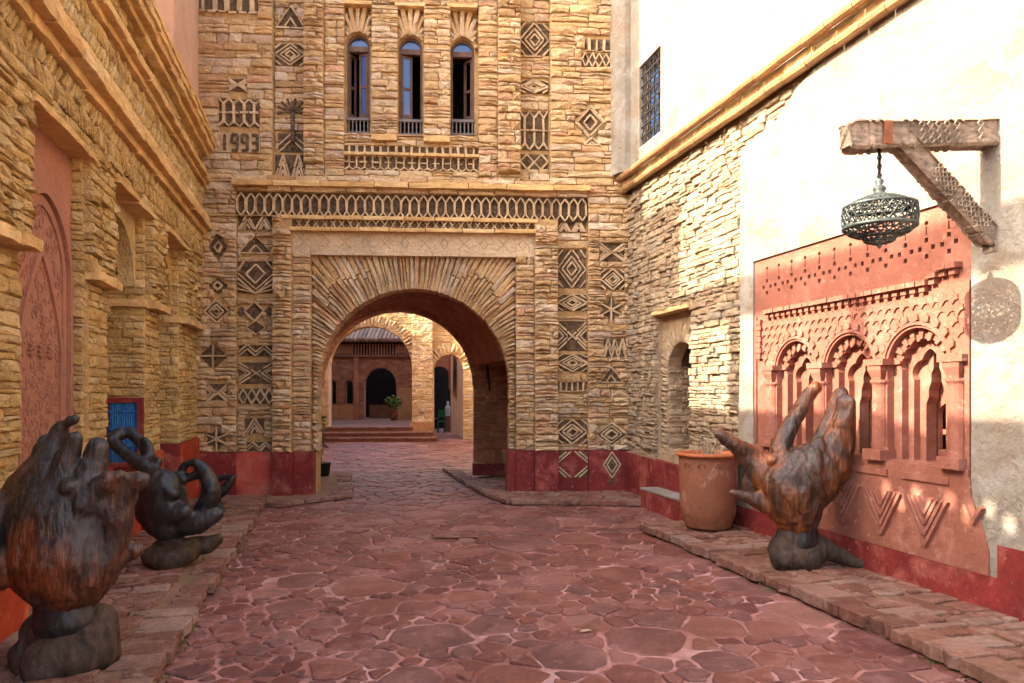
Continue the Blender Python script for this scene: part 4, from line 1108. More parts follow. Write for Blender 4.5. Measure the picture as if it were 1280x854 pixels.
# scalloped rims and leaf relief
kb = MB(); kb.prism(f0, [(0,-.03),(.035,-.015),(.03,.025),(0,.04),(-.03,.025),(-.035,-.015)], -.03, .012); km = kb.mesh('rim_knob'); km.materials.append(M['pink'])
for c_ in ctr:
    for i in range(11):
        t = math.radians(8+16.4*i); o = bpy.data.objects.new('rim_knob', km)
        link(o, panel, RW.M(s(c_)+.365*math.cos(t), SP+.375*math.sin(t), .022) @ Matrix.Rotation(math.pi/2-t,4,'Y'))
    b = MB(); A = arc(s(c_),SP,.335,0,math.pi,18)
    for i in range(18): b.seg(RW, A[i], A[i+1], .026, .0, .028)
    b.build('arch_rim', M['pink'], panel)
lb = MB(); lb.prism(f0, [(0,-.052),(.026,-.018),(.05,-.012),(.043,.026),(.018,.03),(0,.05),(-.018,.03),(-.043,.026),(-.05,-.012),(-.026,-.018)], -.02, .002)
lm = lb.mesh('leaf_relief'); lm.materials.append(M['pink'])
for j in range(6):
    for i in range(27):
        uu = .15+.094*i+(.047 if j%2 else 0); z_ = 1.88+.082*j
        if uu > PW-.12: continue
        if any(math.hypot(uu-c_, z_-SP) < .435 for c_ in ctr): continue
        if any(abs(uu-x) < .1 and z_ < 1.93 for x in (.31,1.07,1.82,2.58)): continue
        o = bpy.data.objects.new('leaf_relief', lm); link(o, panel, RW.M(s(uu), z_, .024+U(-.003,.003)) @ Matrix.Rotation(U(-.08,.08),4,'Y'))
# stepped moulding
x = .24; 
while x < PW-.12:
    z_ = 2.365 if x < PW-.38 else 2.365+.045*(1+int((x-PW+.38)/.1))
    b = MB(); b.box(RW, s(x)+.003, s(x+.088), z_+.045, z_+.085, .0, .085+U(-.006,.006)); b.box(RW, s(x)+.006, s(x+.06), z_, z_+.045, .0, .055); b.build('moulding_block', M['pink'], panel); x += .092
for i in range(7):
    b = MB(); b.box(RW, s(.08), s(.15+.01*(i%2)), 1.95+.06*i, 2.0+.06*i, 0, .05); b.build('moulding_block', M['pink'], panel)
for x0_, x1_ in ((.015,.05),(PW-.06,PW-.02)):
    b = MB(); b.box(RW, s(x0_), s(x1_), Z0, 2.4, 0, .03); b.build('panel_border', M['pink'], panel)
# fluted shell petals between arch layers
pm = MB(); pm.prism(f0, [(-.012,-.045),(.012,-.045),(.028,.03),(0,.048),(-.028,.03)], -.02, .012); pme = pm.mesh('petal'); pme.materials.append(M['pink'])
for c_ in ctr:
    for i in range(9):
        t = math.radians(10+20*i); o = bpy.data.objects.new('petal', pme); link(o, panel, RW.M(s(c_)+.262*math.cos(t), SP+.262*math.sin(t), -.045) @ Matrix.Rotation(math.pi/2-t,4,'Y'))
# chevron V reliefs
for cx_ in (.52,.98,1.43,1.89,2.34,2.78-.02):
    for k in range(4):
        w = .205-.045*k; hgt = .36-.08*k; b = MB(); top = .80
        if s(cx_)+w > s(PW)+.14: continue
        b.seg(RW,(s(cx_)-w,top),(s(cx_),top-hgt),.026,.04,.078); b.seg(RW,(s(cx_)+w,top),(s(cx_),top-hgt),.026,.04,.0785); b.build('chevron', M['pink'], panel)
# ------------------------------------------------------------------ bracket and lantern
bu = RW.uz(1243,170)[0]; bz = 3.36
brk = thing('lamp_bracket', 'carved grey wooden bracket beam with diagonal brace on the cream wall', 'bracket', RW.P(bu,bz,0))
def carved(p0, p1, w, h, up, segs, parent, name, m, taper=None):
    """square timber cut into carved bands: each band has its own girth"""
    p0, p1 = Vector(p0), Vector(p1); d = (p1-p0).normalized(); L = (p1-p0).length; side = d.cross(up).normalized(); up = side.cross(d).normalized()
    vs = []; fs = []; n = 0; secs = []
    for t, k in segs: secs.append((t*L, k))
    for t, k in secs:
        c = p0+d*t; a, b_ = w/2*k, h/2*k; e = .018
        for su, sv in ((-1,-1),(1,-1),(1,1),(-1,1)):
            vs.append(c+side*su*(a-e)+up*sv*b_); vs.append(c+side*su*a+up*sv*(b_-e))
            if (su,sv) in ((1,-1),(-1,1)): vs[-1], vs[-2] = vs[-2], vs[-1]
    N_ = 8
    for i in range(len(secs)-1):
        for j in range(N_): k = (j+1)%N_; fs.append((i*N_+j,i*N_+k,(i+1)*N_+k,(i+1)*N_+j))
    fs.append(tuple(range(N_))[::-1]); fs.append(tuple((len(secs)-1)*N_+i for i in range(N_)))
    b = MB(); b.add(vs, fs); o = b.build(name, m, parent)
    # carved diamonds on the side faces
    b = MB(); 
    for t0, t1, kind in ((.12,.2,0),(.36,.58,1),(.30,.34,0)) if name == 'beam' else ((.12,.42,1),(.48,.7,1)):
        nn = max(1, int((t1-t0)*L/(h*.28))); 
        for sd in (-1,1):
            ff = Frame(p0+side*sd*w/2, side*sd)
            for i in range(nn):
                c = p0+d*L*(t0+(t1-t0)*(i+.5)/nn)
                for q in (-.27,0,.27):
                    cc = c+up*h*q+side*sd*(w/2)
                    l_ = h*.13; pts = [cc-d*l_, cc-up*l_, cc+d*l_, cc+up*l_]
                    for z_ in range(4):
                        a_, e_ = pts[z_], pts[(z_+1)%4]; tube(b, [a_, e_], .0055, 4)
    b.build('carving', m, o, kind='stuff')
    return o
tip = RW.P(bu,bz-.11,1.2)
sb = [(0,1.0),(.26,.98),(.265,.93),(.285,.93),(.29,1.02),(.315,1.02),(.32,.94),(.345,.94),(.35,1.03),(.37,1.03),(.375,.96),(.58,.96),(.585,1.04),(.61,1.04),(.615,.95),(.64,.95),(.645,1.05),(.67,1.05),(.675,.96),(.80,.96),(.805,1.04),(.825,1.04),(.83,.95),(.85,.95),(.855,1.04),(.875,1.04),(.88,.93),(.9,1.04),(.97,1.02),(1.0,.86)]
carved(RW.P(bu,bz+.015,.0), tip, .15, .19, Vector((0,0,1)), sb, brk, 'beam', M['beam'])
carved(RW.P(bu,bz-.72,.03), RW.P(bu,bz-.09,.78), .13, .15, Vector((0,0,1)), [(0,.8),(.04,1.0),(.12,1.0),(.125,.93),(.15,.93),(.155,1.04),(.2,1.04),(.205,.96),(.42,.96),(.425,1.05),(.46,1.05),(.465,.95),(.5,.95),(.505,1.04),(.54,1.04),(.545,.97),(.95,.97),(1,.97)], brk, 'brace', M['beam'])
hp = RW.P(bu,bz-.03,.93)
b = MB(); b.box(Frame(hp, RW.u), -.026, .026, -.125, .022, -.079, .0825); b.build('iron_strap', M['rust'], brk)
b = MB(); b.box(RW, bu-.07, bu+.07, bz-.98, bz-.76, -.02, .05) if False else b.box(RW, bu-.05, bu+.05, bz-.80, bz-.60, -.02, .045); b.build('wall_plate', M['beam'], brk)
lc = RW.P(*([bu, 2.745]), .935)
lan = thing('hanging_lantern', 'round pierced grey green metal lantern hanging from the carved wooden bracket', 'lantern', lc)
b = MB(); tube(b, [Vector((lc.x,lc.y,z_)) for z_ in (3.24,3.15,3.06,2.99)], .007, 6)
for i in range(9):
    z_ = 3.23-.03*i; ax = Vector((1,0,0)) if i%2 else Vector((0,1,0)); P_ = [Vector((lc.x,lc.y,z_))+ax*.013*math.cos(t)+Vector((0,0,.02*math.sin(t))) for t in [k*math.pi/4 for k in range(9)]]
    tube(b, P_, .0045, 5)
b.build('chain', M['iron'], lan)
b = MB(); lathe(b, [(.0,.265),(.022,.25),(.028,.235),(.018,.215),(.035,.20),(.042,.185),(.03,.17),(.05,.15),(.075,.14)], lc, 20); b.build('finial', M['patina'], lan, True)
def lattice(name, prof, nseg, wire, fill=None):
    bm = bmesh.new(); rows = []
    for k, (r, z_) in enumerate(prof):
        rows.append([bm.verts.new((lc.x+r*math.cos(2*math.pi*(i+.5*(k%2))/nseg), lc.y+r*math.sin(2*math.pi*(i+.5*(k%2))/nseg), lc.z+z_)) for i in range(nseg)])
    for k in range(len(rows)-1):
        for i in range(nseg):
            j = (i+1)%nseg; A, B_ = rows[k], rows[k+1]
            if k%2 == 0: bm.faces.new((A[i],A[j],B_[i])); bm.faces.new((A[j],B_[j],B_[i]))
            else: bm.faces.new((A[i],A[j],B_[j])); bm.faces.new((A[i],B_[j],B_[i]))
    es = [e for e in bm.edges]
    me = bpy.data.meshes.new(name); 
    out = MB()
    for e in es:
        tube(out, [e.verts[0].co, e.verts[1].co], wire, 4)
    bm.free(); out.build(name, M['patina'], lan, kind='stuff') if False else out.build(name, M['patina'], lan)
lattice('pierced_drum', [(.222,.065),(.227,.025),(.227,-.015),(.222,-.055)], 26, .0052)
lattice('pierced_dome', [(.075,.14),(.11,.128),(.145,.115),(.18,.098),(.208,.08)], 22, .005)
lattice('pierced_bowl', [(.212,-.075),(.19,-.098),(.155,-.115),(.115,-.125),(.10,-.125)], 22, .0048)
lattice('pierced_cup', [(.10,-.125),(.098,-.145),(.085,-.16),(.05,-.17),(.02,-.172)], 16, .0036)
b = MB()
lathe(b, [(.205,.078),(.215,.085),(.226,.078),(.228,.066),(.218,.062)], lc, 40); lathe(b, [(.218,-.052),(.23,-.058),(.228,-.072),(.208,-.078),(.2,-.07)], lc, 40)
lathe(b, [(.118,-.122),(.122,-.130),(.1,-.134)], lc, 30); lathe(b, [(.092,-.15),(.096,-.156),(.088,-.16)], lc, 30); b.build('hoops', M['patina'], lan, True)
b = MB(); lathe(b, [(.012,-.168),(.018,-.185),(.008,-.20),(.0,-.205)], lc, 12); b.build('drop', M['patina'], lan, True)
# ------------------------------------------------------------------ pot
pc_ = Vector((2.16,7.93,ZP+.015))
pot = thing('terracotta_pot', 'large weathered terracotta pot with orange rim on the right walkway', 'pot', pc_)
b = MB(); lathe(b, [(.0,.01),(.235,.0),(.25,.02),(.255,.05),(.275,.10),(.296,.17),(.305,.28),(.310,.42),(.315,.60),(.318,.72),(.318,.78),(.325,.79)], pc_, 40); b.build('pot_body', M['terra'], pot, True)
b = MB(); lathe(b, [(.32,.775),(.345,.785),(.352,.80),(.345,.818),(.30,.822),(.285,.80),(.28,.72),(.0,.70)], pc_, 40); b.build('pot_rim', M['rim'], pot, True)
for i in range(5):
    a0_ = -2.6+i*.55; p = pc_+Vector((.318*math.cos(a0_),.318*math.sin(a0_),.68)); b = MB()
    dx = Vector((-math.sin(a0_),math.cos(a0_),0)); A = [p+dx*(.035*math.cos(t))+Vector((0,0,.05*math.sin(t))) for t in [math.pi*k/6 for k in range(7)]]
    tube(b, A, .008, 6); b.build('handle_relief', M['terra'], pot, True)
dr = thing('dry_plant', 'dead straw coloured stalks sticking out of the terracotta pot', 'plant', pc_+Vector((0,0,.7)))
b = MB()
for i in range(46):
    t = U(0,6.28); r = U(0,.12); p = pc_+Vector((r*math.cos(t)+.02,r*math.sin(t),.70)); q = p+Vector((U(-.1,.1),U(-.08,.08),U(.12,.26))); 
    tube(b, [p, (p+q)/2+Vector((U(-.02,.02),0,0)), q], [.006,.005,.002], 4, R_.random())
    for k in range(2):
        c = p.lerp(q,U(.5,1)); a_ = Vector((U(-.04,.04),U(-.04,.04),U(-.02,.03))); b.add([c, c+a_, c+a_*.6+Vector((0,0,.02))], [(0,1,2)], None, R_.random())
b.build('stalks', M['twig'], dr)
# ------------------------------------------------------------------ wooden sculptures: unions of swept tapered limbs, remeshed smooth
def sculpt(name, Y0, shapes, m, parent, voxel=.014, it=10, carve=.006):
    """shapes: list of chains [(px,py,dy,rpx[,squash])...]; pixels are turned into metres at depth Y0"""
    bm = bmesh.new()
    def ball(c, r, sy=1, sz=1):
        mx = Matrix.Translation(c) @ Matrix.Diagonal((r, r*sy, r*sz, 1)); bmesh.ops.create_icosphere(bm, subdivisions=2, radius=1, matrix=mx)
    for ch in shapes:
        pts = [(Vector(((q[0]-640)/FPX*Y0, Y0+q[2], EYE-(q[1]-HOR)/FPX*Y0)), q[3]/FPX*Y0, q[4] if len(q) > 4 else 1) for q in ch]
        if len(pts) == 1: ball(*pts[0]); continue
        # catmull-rom
        for k in range(len(pts)-1):
            p0_, p1_, p2_, p3_ = pts[max(k-1,0)], pts[k], pts[k+1], pts[min(k+2,len(pts)-1)]
            st_ = max(2, int((p2_[0]-p1_[0]).length/(min(p1_[1],p2_[1])*.8))+1)
            for i in range(st_+1):
                t = i/st_; c = .5*((2*p1_[0])+(-p0_[0]+p2_[0])*t+(2*p0_[0]-5*p1_[0]+4*p2_[0]-p3_[0])*t*t+(-p0_[0]+3*p1_[0]-3*p2_[0]+p3_[0])*t**3)
                ball(c, p1_[1]+(p2_[1]-p1_[1])*t, p1_[2]+(p2_[2]-p1_[2])*t)
    me = bpy.data.meshes.new(name); bm.to_mesh(me); bm.free()
    o = bpy.data.objects.new(name, me); T = bpy.data.scenes.new('t'); T.collection.objects.link(o)
    r = o.modifiers.new('r','REMESH'); r.mode = 'VOXEL'; r.voxel_size = voxel; r.use_smooth_shade = True
    sm = o.modifiers.new('s','SMOOTH'); sm.iterations = it; sm.factor = .5
    with bpy.context.temp_override(scene=T, view_layer=T.view_layers[0]): dg = bpy.context.evaluated_depsgraph_get(); dg.update()
    ev = o.evaluated_get(dg); nm = bpy.data.meshes.new_from_object(ev)
    bpy.data.objects.remove(o); bpy.data.scenes.remove(T); nm.name = name; nm.materials.clear(); nm.materials.append(m)
    if carve:
        co = [v_.co.copy() for v_ in nm.vertices]; no = [v_.normal.copy() for v_ in nm.vertices]; out = []
        for q, n_ in zip(co, no):
            f = noise.noise(Vector((q.x*9, q.y*9, q.z*3.2)))+.5*noise.noise(Vector((q.x*22, q.y*22, q.z*8)))
            g_ = noise.noise(Vector((q.x*45, q.y*45, q.z*9)))
            out += list(q+n_*(carve*(1-2.2*abs(f)-.35*abs(g_))))
        nm.vertices.foreach_set('co', out); nm.update()
    nm.shade_smooth()
    k = bpy.data.objects.new(name, nm); link(k, parent); return k
# --- 1: near left, cupped hands like flames on a double stump
y1 = 3.95
s1 = thing('wood_sculpture', 'large brown carved wood sculpture of cupped hands with upturned fingers, nearest on the left walkway', 'sculpture', (-2.46,3.95,ZP), 'carved wooden sculptures')
sculpt('carved_hand', y1, [
    [(84,738,0,36,.9),(86,718,0,52,.9),(84,696,0,67,.85),(80,668,0,72,.7),(78,642,0,64,.6),(78,624,.02,48,.55)],
    [(30,678,0,34,.7),(18,652,0,30,.7),(20,626,.02,26,.6),(36,600,.03,22),(46,574,.04,13),(51,549,.05,7)],
    [(-6,640,-.06,14),(-4,662,-.12,13),(12,668,-.17,10)],[(16,696,-.14,20,.8),(24,714,-.12,16,.8)],
    [(60,605,.0,26),(64,578,.0,17),(68,556,.0,12),(76,538,-.01,9.5),(87,528,-.02,7.5),(98,523,-.03,5)],
    [(86,600,-.03,20),(90,574,-.04,13),(96,558,-.05,10.5),(102,547,-.06,8)],
    [(112,620,-.02,30),(118,592,-.02,18),(122,573,-.02,13),(124,560,-.02,13)],
    [(112,690,.0,44,.8),(128,664,.0,36,.7),(140,638,-.02,30,.7),(154,618,-.03,20,.7),(170,603,-.04,13),(184,598,-.05,9)],
    [(118,628,-.08,20),(134,610,-.09,13),(150,598,-.1,11),(163,591,-.1,8)],
    [(120,706,.0,22,.7),(145,696,.02,16,.6),(168,688,.03,9,.6)],
    [(104,604,-.13,11)],
    ], M['wood'], s1, .012, 12, .012)
sculpt('neck', y1, [[(82,722,0,38,.9),(82,750,0,37,.9),(84,775,0,40,.9)]], M['wood_dark'], s1, .014)
sculpt('base', y1, [
    [(42,795,.06,26),(44,822,.06,27)],[(60,790,.0,24),(90,795,-.02,30),(118,795,.02,26)],[(75,815,-.12,28),(78,826,-.14,26)],[(105,815,-.06,30),(115,812,.0,30)],[(30,815,-.02,16),(40,828,-.06,16)],[(118,780,.05,22),(124,820,.05,20)]],
    M['wood_base'], s1, .014, 7)
# --- 2: middle left, very dark with a ring handle
y2 = 6.25
s2 = thing('wood_sculpture', 'blackened carved wood sculpture with a looped ring, middle one of the left row', 'sculpture', (-2.87,6.25,ZP), 'carved wooden sculptures')
sculpt('carved_hand', y2, [
    [(215,668,0,16),(208,650,0,24),(205,630,0,30,.9),(205,612,0,26),(195,600,0,16)],
    [(178,618,.0,10),(190,640,0,20),(200,655,0,18)],
    [(210,640,-.05,22,.8),(225,640,-.08,14),(238,636,-.1,9)],[(200,606,-.06,14),(215,610,-.1,10),(226,616,-.12,6)],
    [(225,655,-.02,16,.8),(250,652,-.04,15,.8),(272,642,-.02,9,.8)],
    [(235,650,.1,8),(250,636,.1,12),(258,615,.1,12),(250,592,.1,9),(238,580,.1,6),(226,582,.1,5),(219,593,.1,6),(217,600,.1,7)],
    [(200,603,.05,10),(222,601,.08,6),(242,594,.1,6)],
    [(130,545,.25,9),(122,552,.2,8),(136,560,.15,8),(158,574,.1,9),(178,586,.05,10),(192,600,0,14)],
    [(125,548,.25,9),(140,543,.28,8),(158,556,.25,8),(172,572,.2,9)],
    [(170,580,.2,9),(172,562,.2,7),(166,552,.2,5)],[(180,594,.1,9),(189,582,.1,6),(192,576,.1,4)],
    ], M['wood_dark'], s2, .014)
sculpt('base', y2, [[(200,688,0,13),(215,690,0,18),(235,688,0,16)],[(196,692,-.1,12),(220,697,-.14,15),(236,692,-.1,13)],[(235,686,.1,13),(252,684,.1,12),(268,676,.1,6)],[(215,676,0,16)]], M['wood_base'], s2, .014, 6)
# --- 3: small far one
y3 = 9.0
s3 = thing('wood_sculpture', 'small dark carved wood bowl on thin legs behind the looped sculpture on the left', 'sculpture', (-3.6,9.0,ZP), 'carved wooden sculptures')
sculpt('carved_bowl', y3, [[(258,622,0,8),(268,620,0,8),(280,612,0,7),(288,602,0,5),(291,597,0,3)],[(262,602,.12,5),(276,598,.12,4),(290,597,.1,3)],[(262,625,0,8),(270,628,0,6)],[(262,604,.1,4),(258,612,.05,6),(260,622,0,6)]], M['wood_dark'], s3, .02, 4)
b = MB()
for a_, e_ in (((262,625),(258,642)),((270,625),(281,641))):
    t_ = lambda q, dy: Vector(((q[0]-640)/FPX*y3, y3+dy, max(ZP, EYE-(q[1]-HOR)/FPX*y3)))
    tube(b, [t_(a_,0), t_(e_,.0)], [.035,.025])
b.build('legs', M['wood_dark'], s3)
# --- 4: right, cupped hand with two raised fingers and a bird-like head
y4 = 6.2
s4 = thing('wood_sculpture', 'orange brown carved wood hand with long raised finger, alone on the right walkway', 'sculpture', (2.45,6.2,ZP), 'carved wooden sculptures')
sculpt('carved_hand', y4, [
    [(997,655,0,22),(994,634,0,33,.9),(992,612,0,42,.8),(1010,596,0,42,.75),(1026,582,0,32,.75)],
    [(978,630,0,24,.7),(952,626,0,12,.6),(932,621,0,7,.6),(915,616,0,4.5,.6)],
    [(968,598,.04,26,.5),(952,584,.06,20,.35),(935,568,.07,14,.4),(920,556,.07,9.5),(903,544,.07,7)],
    [(950,585,.07,18,.35),(944,604,.08,15,.35),(940,620,.08,9,.4)],
    [(973,592,.04,18),(978,568,.06,13),(986,546,.08,11),(1001,520,.1,10),(1016,497,.12,9),(1027,485,.12,8)],
    [(965,576,-.0,8)],[(981,572,-.0,9)],
    [(1008,585,-.10,18),(1013,568,-.09,12),(1018,554,-.07,8)],
    [(1032,584,-.02,30,.7),(1042,562,-.03,23,.7),(1049,538,-.03,16,.7),(1055,518,-.03,12),(1056,504,-.03,11)],
    [(1026,562,.05,13),(1033,543,.06,10),(1042,522,.06,8),(1050,503,.06,9),(1056,493,.06,9)],
    [(1054,570,0,13),(1061,538,.0,8),(1064,508,.03,6)],
    ], M['wood_rust'], s4, .011, 12, .011)
sculpt('neck', y4, [[(995,640,0,23),(997,660,0,22),(1000,675,0,24)]], M['wood_dark'], s4, .014)
sculpt('base', y4, [[(982,688,0,22),(1000,688,0,24),(1018,686,0,20)],[(975,695,-.08,17),(1005,698,-.1,15)],[(1015,680,0,16),(1040,690,-.02,12),(1062,700,-.04,8),(1084,706,-.05,6)],[(992,672,0,22)]], M['wood_base'], s4, .014, 6)
# ------------------------------------------------------------------ second court seen through the arch
Y2 = 24.2
W2 = Frame((0, Y2+.066*-0, 0), (.0659,-.9978,0))
iw = thing('inner_arcade_wall', 'ochre stone wall with a large and a small arch at the head of the steps', 'wall', W2.P(-4,0,0))
x2 = lambda px: W2.uz(px,450)[0]; z2 = lambda py: W2.uz(470,py)[1]
aL0, aL1 = x2(411), x2(515); aR0, aR1 = x2(542), x2(579)
rL = (aL1-aL0)/2; rR = (aR1-aR0)/2
hl = archhole(aL0,aL1,.1,z2(408)-rL,26); hr = archhole(aR0,aR1,-.2,W2.uz(560,443)[1]-rR,20)
b = MB(); b.prism(W2, rect(aL0-3.5, aR1+3.5, -.05, 6.8), -.5, 0, [hl,hr], back=True); b.build('wall', M['stone'], iw)
P2 = Pieces(); blk = [hl,hr]
courses(P2, W2, aL0-3.4, aR1+3.4, .0, 6.7, .02, .06, (.09,.15), (.18,.4), blk, .01)
for c_, r_, zs_ in (((aL0+aL1)/2,rL,z2(408)-rL),((aR0+aR1)/2,rR,W2.uz(560,443)[1]-rR)):
    n_ = int(math.pi*r_/.1)
    for i in range(n_): am = math.pi*(i+.5)/n_; P2.put(W2, c_+(r_+.18)*math.cos(am), zs_+(r_+.18)*math.sin(am), math.pi*r_/n_-.01, .38, .035, .5, math.pi/2-am)
P2.emit('stone', M['stone'], iw, 0)
b = MB(); b.box(W2, x2(515.5), x2(541), .0, 6.7, -.1, .14); b.build('pier', M['stone'], iw)
b = MB(); b.box(W2, x2(515.5)-.05, x2(541)+.05, .0, .6, -.1, .18); b.build('pier_foot', M['ochre'], iw)
P3 = Pieces(); courses(P3, W2, x2(515.5), x2(541), .6, 6.6, .15, .05, (.09,.15), (.15,.3), (), .01); P3.emit('pier_stone', M['stone'], iw, 0)
# steps
st = thing('stone_steps', 'three worn dark red stone steps leading up to the inner arch', 'steps', W2.P(aL0+1.3,0,1))
for k,(x0_,x1_) in enumerate(((398,546),(400,541),(403,516))):
    zt_ = .15*(k+1); v = 1.2-.42*k
    b = MB(); b.box(W2, x2(x0_)-.6, x2(x1_), 0, zt_-.045, -.1, v-.03); so = b.build('step', M['red'] if False else M['dim'], st)
    b = MB(); b.box(W2, x2(x0_)-.6, x2(x1_)+.03, zt_-.045, zt_, -.1, v); b.build('tread', M['wpaver'], so)
b = MB(); b.add([(-16,Y2-.3,.445),(aL1+.1,Y2-.3,.445),(aL1+.1,45,.445),(-16,45,.445)],[(0,1,2,3)]); b.build('inner_court_floor', M['wpaver'], None, kind='structure')
# rear court building
Y3 = 30.0
W3 = Frame((0,Y3,0),(.0,-1,0)); x3 = lambda px: W3.uz(px,450)[0]; z3 = lambda py: W3.uz(470,py)[1]
cb = thing('court_building', 'red stone court building with dark arch, carved balustrade band and tiled roof beyond the steps', 'building', W3.P(x3(475),.45,-1))
dh = archhole(x3(455),x3(495),.4,z3(460)-(x3(495)-x3(455))/2,20)
wh_ = [archhole(x3(a_),x3(c_),z3(505),z3(476)-(x3(c_)-x3(a_))/2,12) for a_,c_ in ((413,420),(431,441))]
b = MB(); b.prism(W3, rect(-14,x3(520),.4,z3(428)), -.4, 0, [dh]+wh_, back=True); b.build('wall', M['court'], cb)
b = MB(); b.prism(W3, rect(-14,x3(445),.44,z3(507)), -.1, .05); b.prism(W3, rect(x3(497),x3(520),.44,z3(485)), -.1, .05); b.build('plaster_dado', M['ochre'], cb)
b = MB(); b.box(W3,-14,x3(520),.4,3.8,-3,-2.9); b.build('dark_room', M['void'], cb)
b = MB(); b.box(W3, x3(455)-.05, x3(495)+.05, .4, z3(507), -1.5, -1.4); b.build('room_wall', M['dim'], cb)
CS = Pieces(); courses(CS, W3, x3(398), x3(520), z3(507), z3(447), .02, .05, (.07,.11), (.14,.3), [dh]+wh_, .008)
for i in range(22): am = math.pi*(i+.5)/22; r_ = (x3(495)-x3(455))/2; CS.put(W3, x3(475)+(r_+.14)*math.cos(am), z3(460)-r_+(r_+.14)*math.sin(am), .09, .28, .035, .1, math.pi/2-am)
CS.emit('stone', M['court'], cb, 0)
for px in (446,):
    b = MB(); b.box(W3, x3(px)-.1, x3(px)+.1, .44, z3(445), 0, .12); b.build('pier', M['court'], cb)
for y_ in (446.5,428,):
    b = MB(); b.box(W3, -14, x3(520), z3(y_), z3(y_)+.09, -.1, .16); b.build('band', M['dim'], cb)
b = MB(); b.box(W3,-14,x3(520),z3(446.5),z3(428),-.1,.02); b.build('frieze_back', M['void'], cb)
b = MB()
for k in range(34):
    px = 398+k*3.6; b.seg(W3,(x3(px),z3(445)),(x3(px),z3(430)),.05,.0,.1)
    if not 440 < px < 492: b.seg(W3,(x3(px),z3(445)),(x3(px+3.6),z3(430)),.04,.0,.09); b.seg(W3,(x3(px),z3(430)),(x3(px+3.6),z3(445)),.04,.0,.092)
b.build('balustrade', M['court'], cb)
b = MB(); u = -8.5
while u < x3(520):
    tube(b, [W3.P(u,z3(426),.45), W3.P(u,z3(426)+1.05,-1.6)], .085, 6, R_.random()); u += .17
b.build('roof_tiles', M['tile'], cb)
b = MB(); b.add([W3.P(-14,z3(426)-.05,.4),W3.P(x3(520),z3(426)-.05,.4),W3.P(x3(520),z3(426)+1.0,-1.6),W3.P(-14,z3(426)+1.0,-1.6)],[(0,1,2,3)]); b.build('roof', M['tile'], cb)
# side building at the end of the small arch
W4 = Frame((0,28.6,0),(0,-1,0)); x4 = lambda px: W4.uz(px,450)[0]; z4 = lambda py: W4.uz(550,py)[1]
sbld = thing('side_building', 'pinkish side building with a dark arch seen through the small right arch', 'building', W4.P(x4(552),0,-1))
b = MB(); b.prism(W4, rect(x4(523),x4(640),-.05,6), -.3, 0, [archhole(x4(535),x4(563),-.0,z4(458)-(x4(563)-x4(535))/2,18)], back=True); b.build('wall', M['court'], sbld)
b = MB(); b.box(W4, x4(523),x4(600),-.05,5,-3.1,-3); b.build('dark_room', M['void'], sbld)
b = MB(); b.add([(x4(564),28.55,0),(W2.P(aR1,0)[0]+.02,Y2+.4,0),(W2.P(aR1,0)[0]+.02,Y2+.4,5),(x4(564),28.55,5)],[(0,1,2,3)]); b.build('side_wall', M['pinkst'], sbld)
b = MB(); b.add([(x4(564)-.04,27.9,1.7),(x4(564)+.13,26.6,1.7),(x4(564)+.13,26.6,3.4),(x4(564)-.04,27.9,3.4)],[(0,1,2,3)]); b.build('red_shutter', M['red'], sbld)
# court side walls; the unseen left one is added, its heights set to shade the court
cl = thing('court_side_wall', 'unseen plain ochre wall added left of the inner court to shade it', 'wall', (-8.5,19,0))
b = MB(); b.box(Frame((-7.0,19,0),NL), -5.5, 4.6, 0, 6.6, -.4, 0); b.box(Frame((-7.0,19,0),NL), 4.6, 28, 0, 11, -.4, 0); b.build('wall', M['ochre'], cl)
cr = thing('court_side_wall', 'rough stone wall end just inside the rear arch on the right', 'wall', (1,19,0))
b = MB(); b.box(Frame((1.2,17,0),NR), -10, 1.5, 0, 6.5, -.4, 0); b.build('wall', M['stone_right'], cr)
# plants, pots, statue, chair in the court
def foliage(name, label, cat, c, rx, ry, rz, n, size, m=M['leaf'], stem=True):
    t = thing(name, label, cat, c); b = MB()
    for i in range(n):
        while True:
            q = Vector((U(-1,1),U(-1,1),U(-1,1)))
            if q.length < 1: break
        p = Vector(c)+Vector((q.x*rx,q.y*ry,rz+q.z*rz)); a_ = Vector((U(-1,1),U(-1,1),U(-.6,.8))).normalized()*size*U(.6,1.3); d_ = a_.cross(Vector((U(-1,1),U(-1,1),1))).normalized()*size*.35
        b.add([p, p+a_*.5+d_, p+a_, p+a_*.5-d_], [(0,1,2,3)], None, R_.random())
    b.build('leaves', m, t)
    if stem: b = MB(); tube(b, [Vector(c), Vector(c)+Vector((0,0,rz*1.6))], [.02,.01], 5); b.build('stem', M['twig'], t)
    return t
pv = Vector((*G(397,585,0)[:2],0)); 
pl = RF.P(-AR+.17,0,.45)
pp = thing('planter', 'small dark planter at the foot of the left jamb inside the passage', 'planter', pl)
b = MB(); lathe(b, [(.0,.0),(.10,.0),(.14,.28),(.15,.3),(.12,.3),(.0,.27)], pl, 16); b.build('pot_body', M['iron'], pp, True)
foliage('climbing_plant', 'thin green climbing plant on the left jamb inside the archway', 'plant', pl+Vector((-.03,0,.25)), .09,.10,.55, 150, .075)
pq = W3.P(x3(497),.45,.9)
p2 = thing('potted_plant_pot', 'small clay pot beside the dark arch in the rear court', 'pot', pq)
b = MB(); lathe(b, [(0,0),(.13,0),(.2,.42),(.22,.45),(.18,.45),(0,.42)], pq, 14); b.build('pot_body', M['terra'], p2, True)
foliage('potted_shrub', 'leafy green shrub growing in the small clay pot in the rear court', 'plant', pq+Vector((0,0,.42)), .33,.3,.28, 220, .14)
ps = W4.P(x4(558),.0,-.6)
stt = thing('garden_statue', 'tiny white figure statue on a plinth in the dark side arch', 'statue', ps)
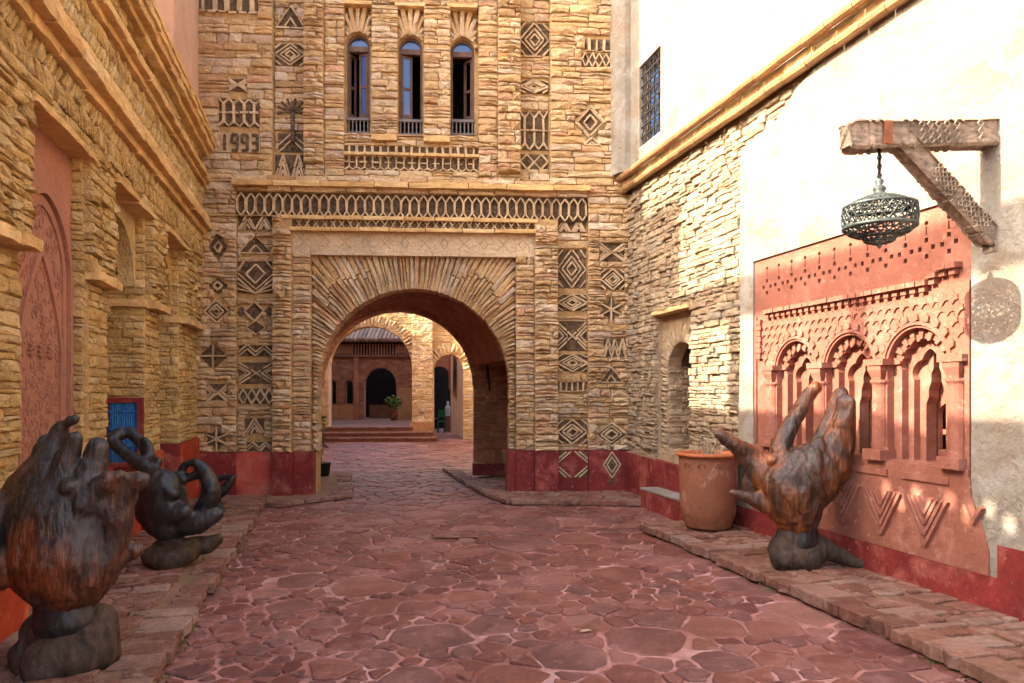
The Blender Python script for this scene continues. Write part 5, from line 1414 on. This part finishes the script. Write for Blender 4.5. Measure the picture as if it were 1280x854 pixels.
b = MB(); lathe(b, [(.0,0),(.13,0),(.13,.6),(.15,.62),(.0,.62)], ps, 8); b.build('plinth', M['dim'], stt)
b = MB(); lathe(b, [(.1,.62),(.09,.75),(.11,.95),(.09,1.02),(.04,1.06),(.06,1.13),(.05,1.2),(.0,1.23)], ps, 10); b.build('figure', M['white'], stt, True)
pc2 = W4.P(x4(552),.0,.3)
ch = thing('garden_chair', 'dark green garden chair standing in front of the side arch', 'chair', pc2)
b = MB(); b.box(W4, x4(548),x4(557),.42,.46,.1,.5); b.build('seat', M['green'], ch)
b = MB(); b.box(W4, x4(548),x4(557),.6,.9,.08,.11); b.build('backrest', M['green'], ch)
for px_, v_ in ((548.6,.12),(556.4,.12),(548.6,.48),(556.4,.48)):
    b = MB(); tube(b, [W4.P(x4(px_),0,v_),W4.P(x4(px_),.9 if v_ < .2 else .43,v_)], .018, 5); b.build('leg', M['green'], ch)

# weeds in the joint at the foot of the kerbs: nobody could count them
b = MB()
for i in range(420):
    y = U(2.8,9.5) if R_.random() < .7 else U(2.8,5); x = Lk(y,-1.0)+U(.01,.09)
    if i%4 == 0: x = Lk(y,3.58)-U(.01,.09)
    if noise.noise(Vector((x*2,y*2.3,0))) < -.02: continue
    for k in range(5):
        a_ = U(0,6.28); L_ = U(.012,.04); p = Vector((x+U(-.02,.02),y+U(-.02,.02),0.0)); q = p+Vector((math.cos(a_)*L_*.7,math.sin(a_)*L_*.7,L_)); w_ = Vector((-math.sin(a_),math.cos(a_),0))*.004
        b.add([p-w_,p+w_,q],[(0,1,2)],None,R_.random())
b.build('joint_weeds', M['leaf'], None, kind='stuff', label='tiny green weeds growing in the joints at the foot of the kerbs', category='weeds')
for px, py, a_ in ((732,793,.3),(1010,700,1.2),(412,742,2.2)):
    gx, gy = G(px, py); lf = MB(); c_, s_ = math.cos(a_), math.sin(a_)
    pts = [(-.045,0,.012),(-.02,.016,.018),(.015,.018,.02),(.05,0,.012),(.015,-.016,.016),(-.02,-.014,.013)]
    lf.add([(gx+x*c_-y*s_, gy+x*s_+y*c_, z+.01+(ZP if px > 1000 else 0)) for x,y,z in pts], [(0,1,5),(1,2,4,5),(2,3,4)])
    o = lf.build('fallen_leaf', M['twig'], None); o['category'] = 'leaf'
    o['label'] = {732:'curled pale dry leaf on the red paving near the right kerb',1010:'dry leaf on the right walkway beside the sculpture base',412:'dry leaf on the left part of the red paving'}[px]; o['group'] = 'dry fallen leaves'
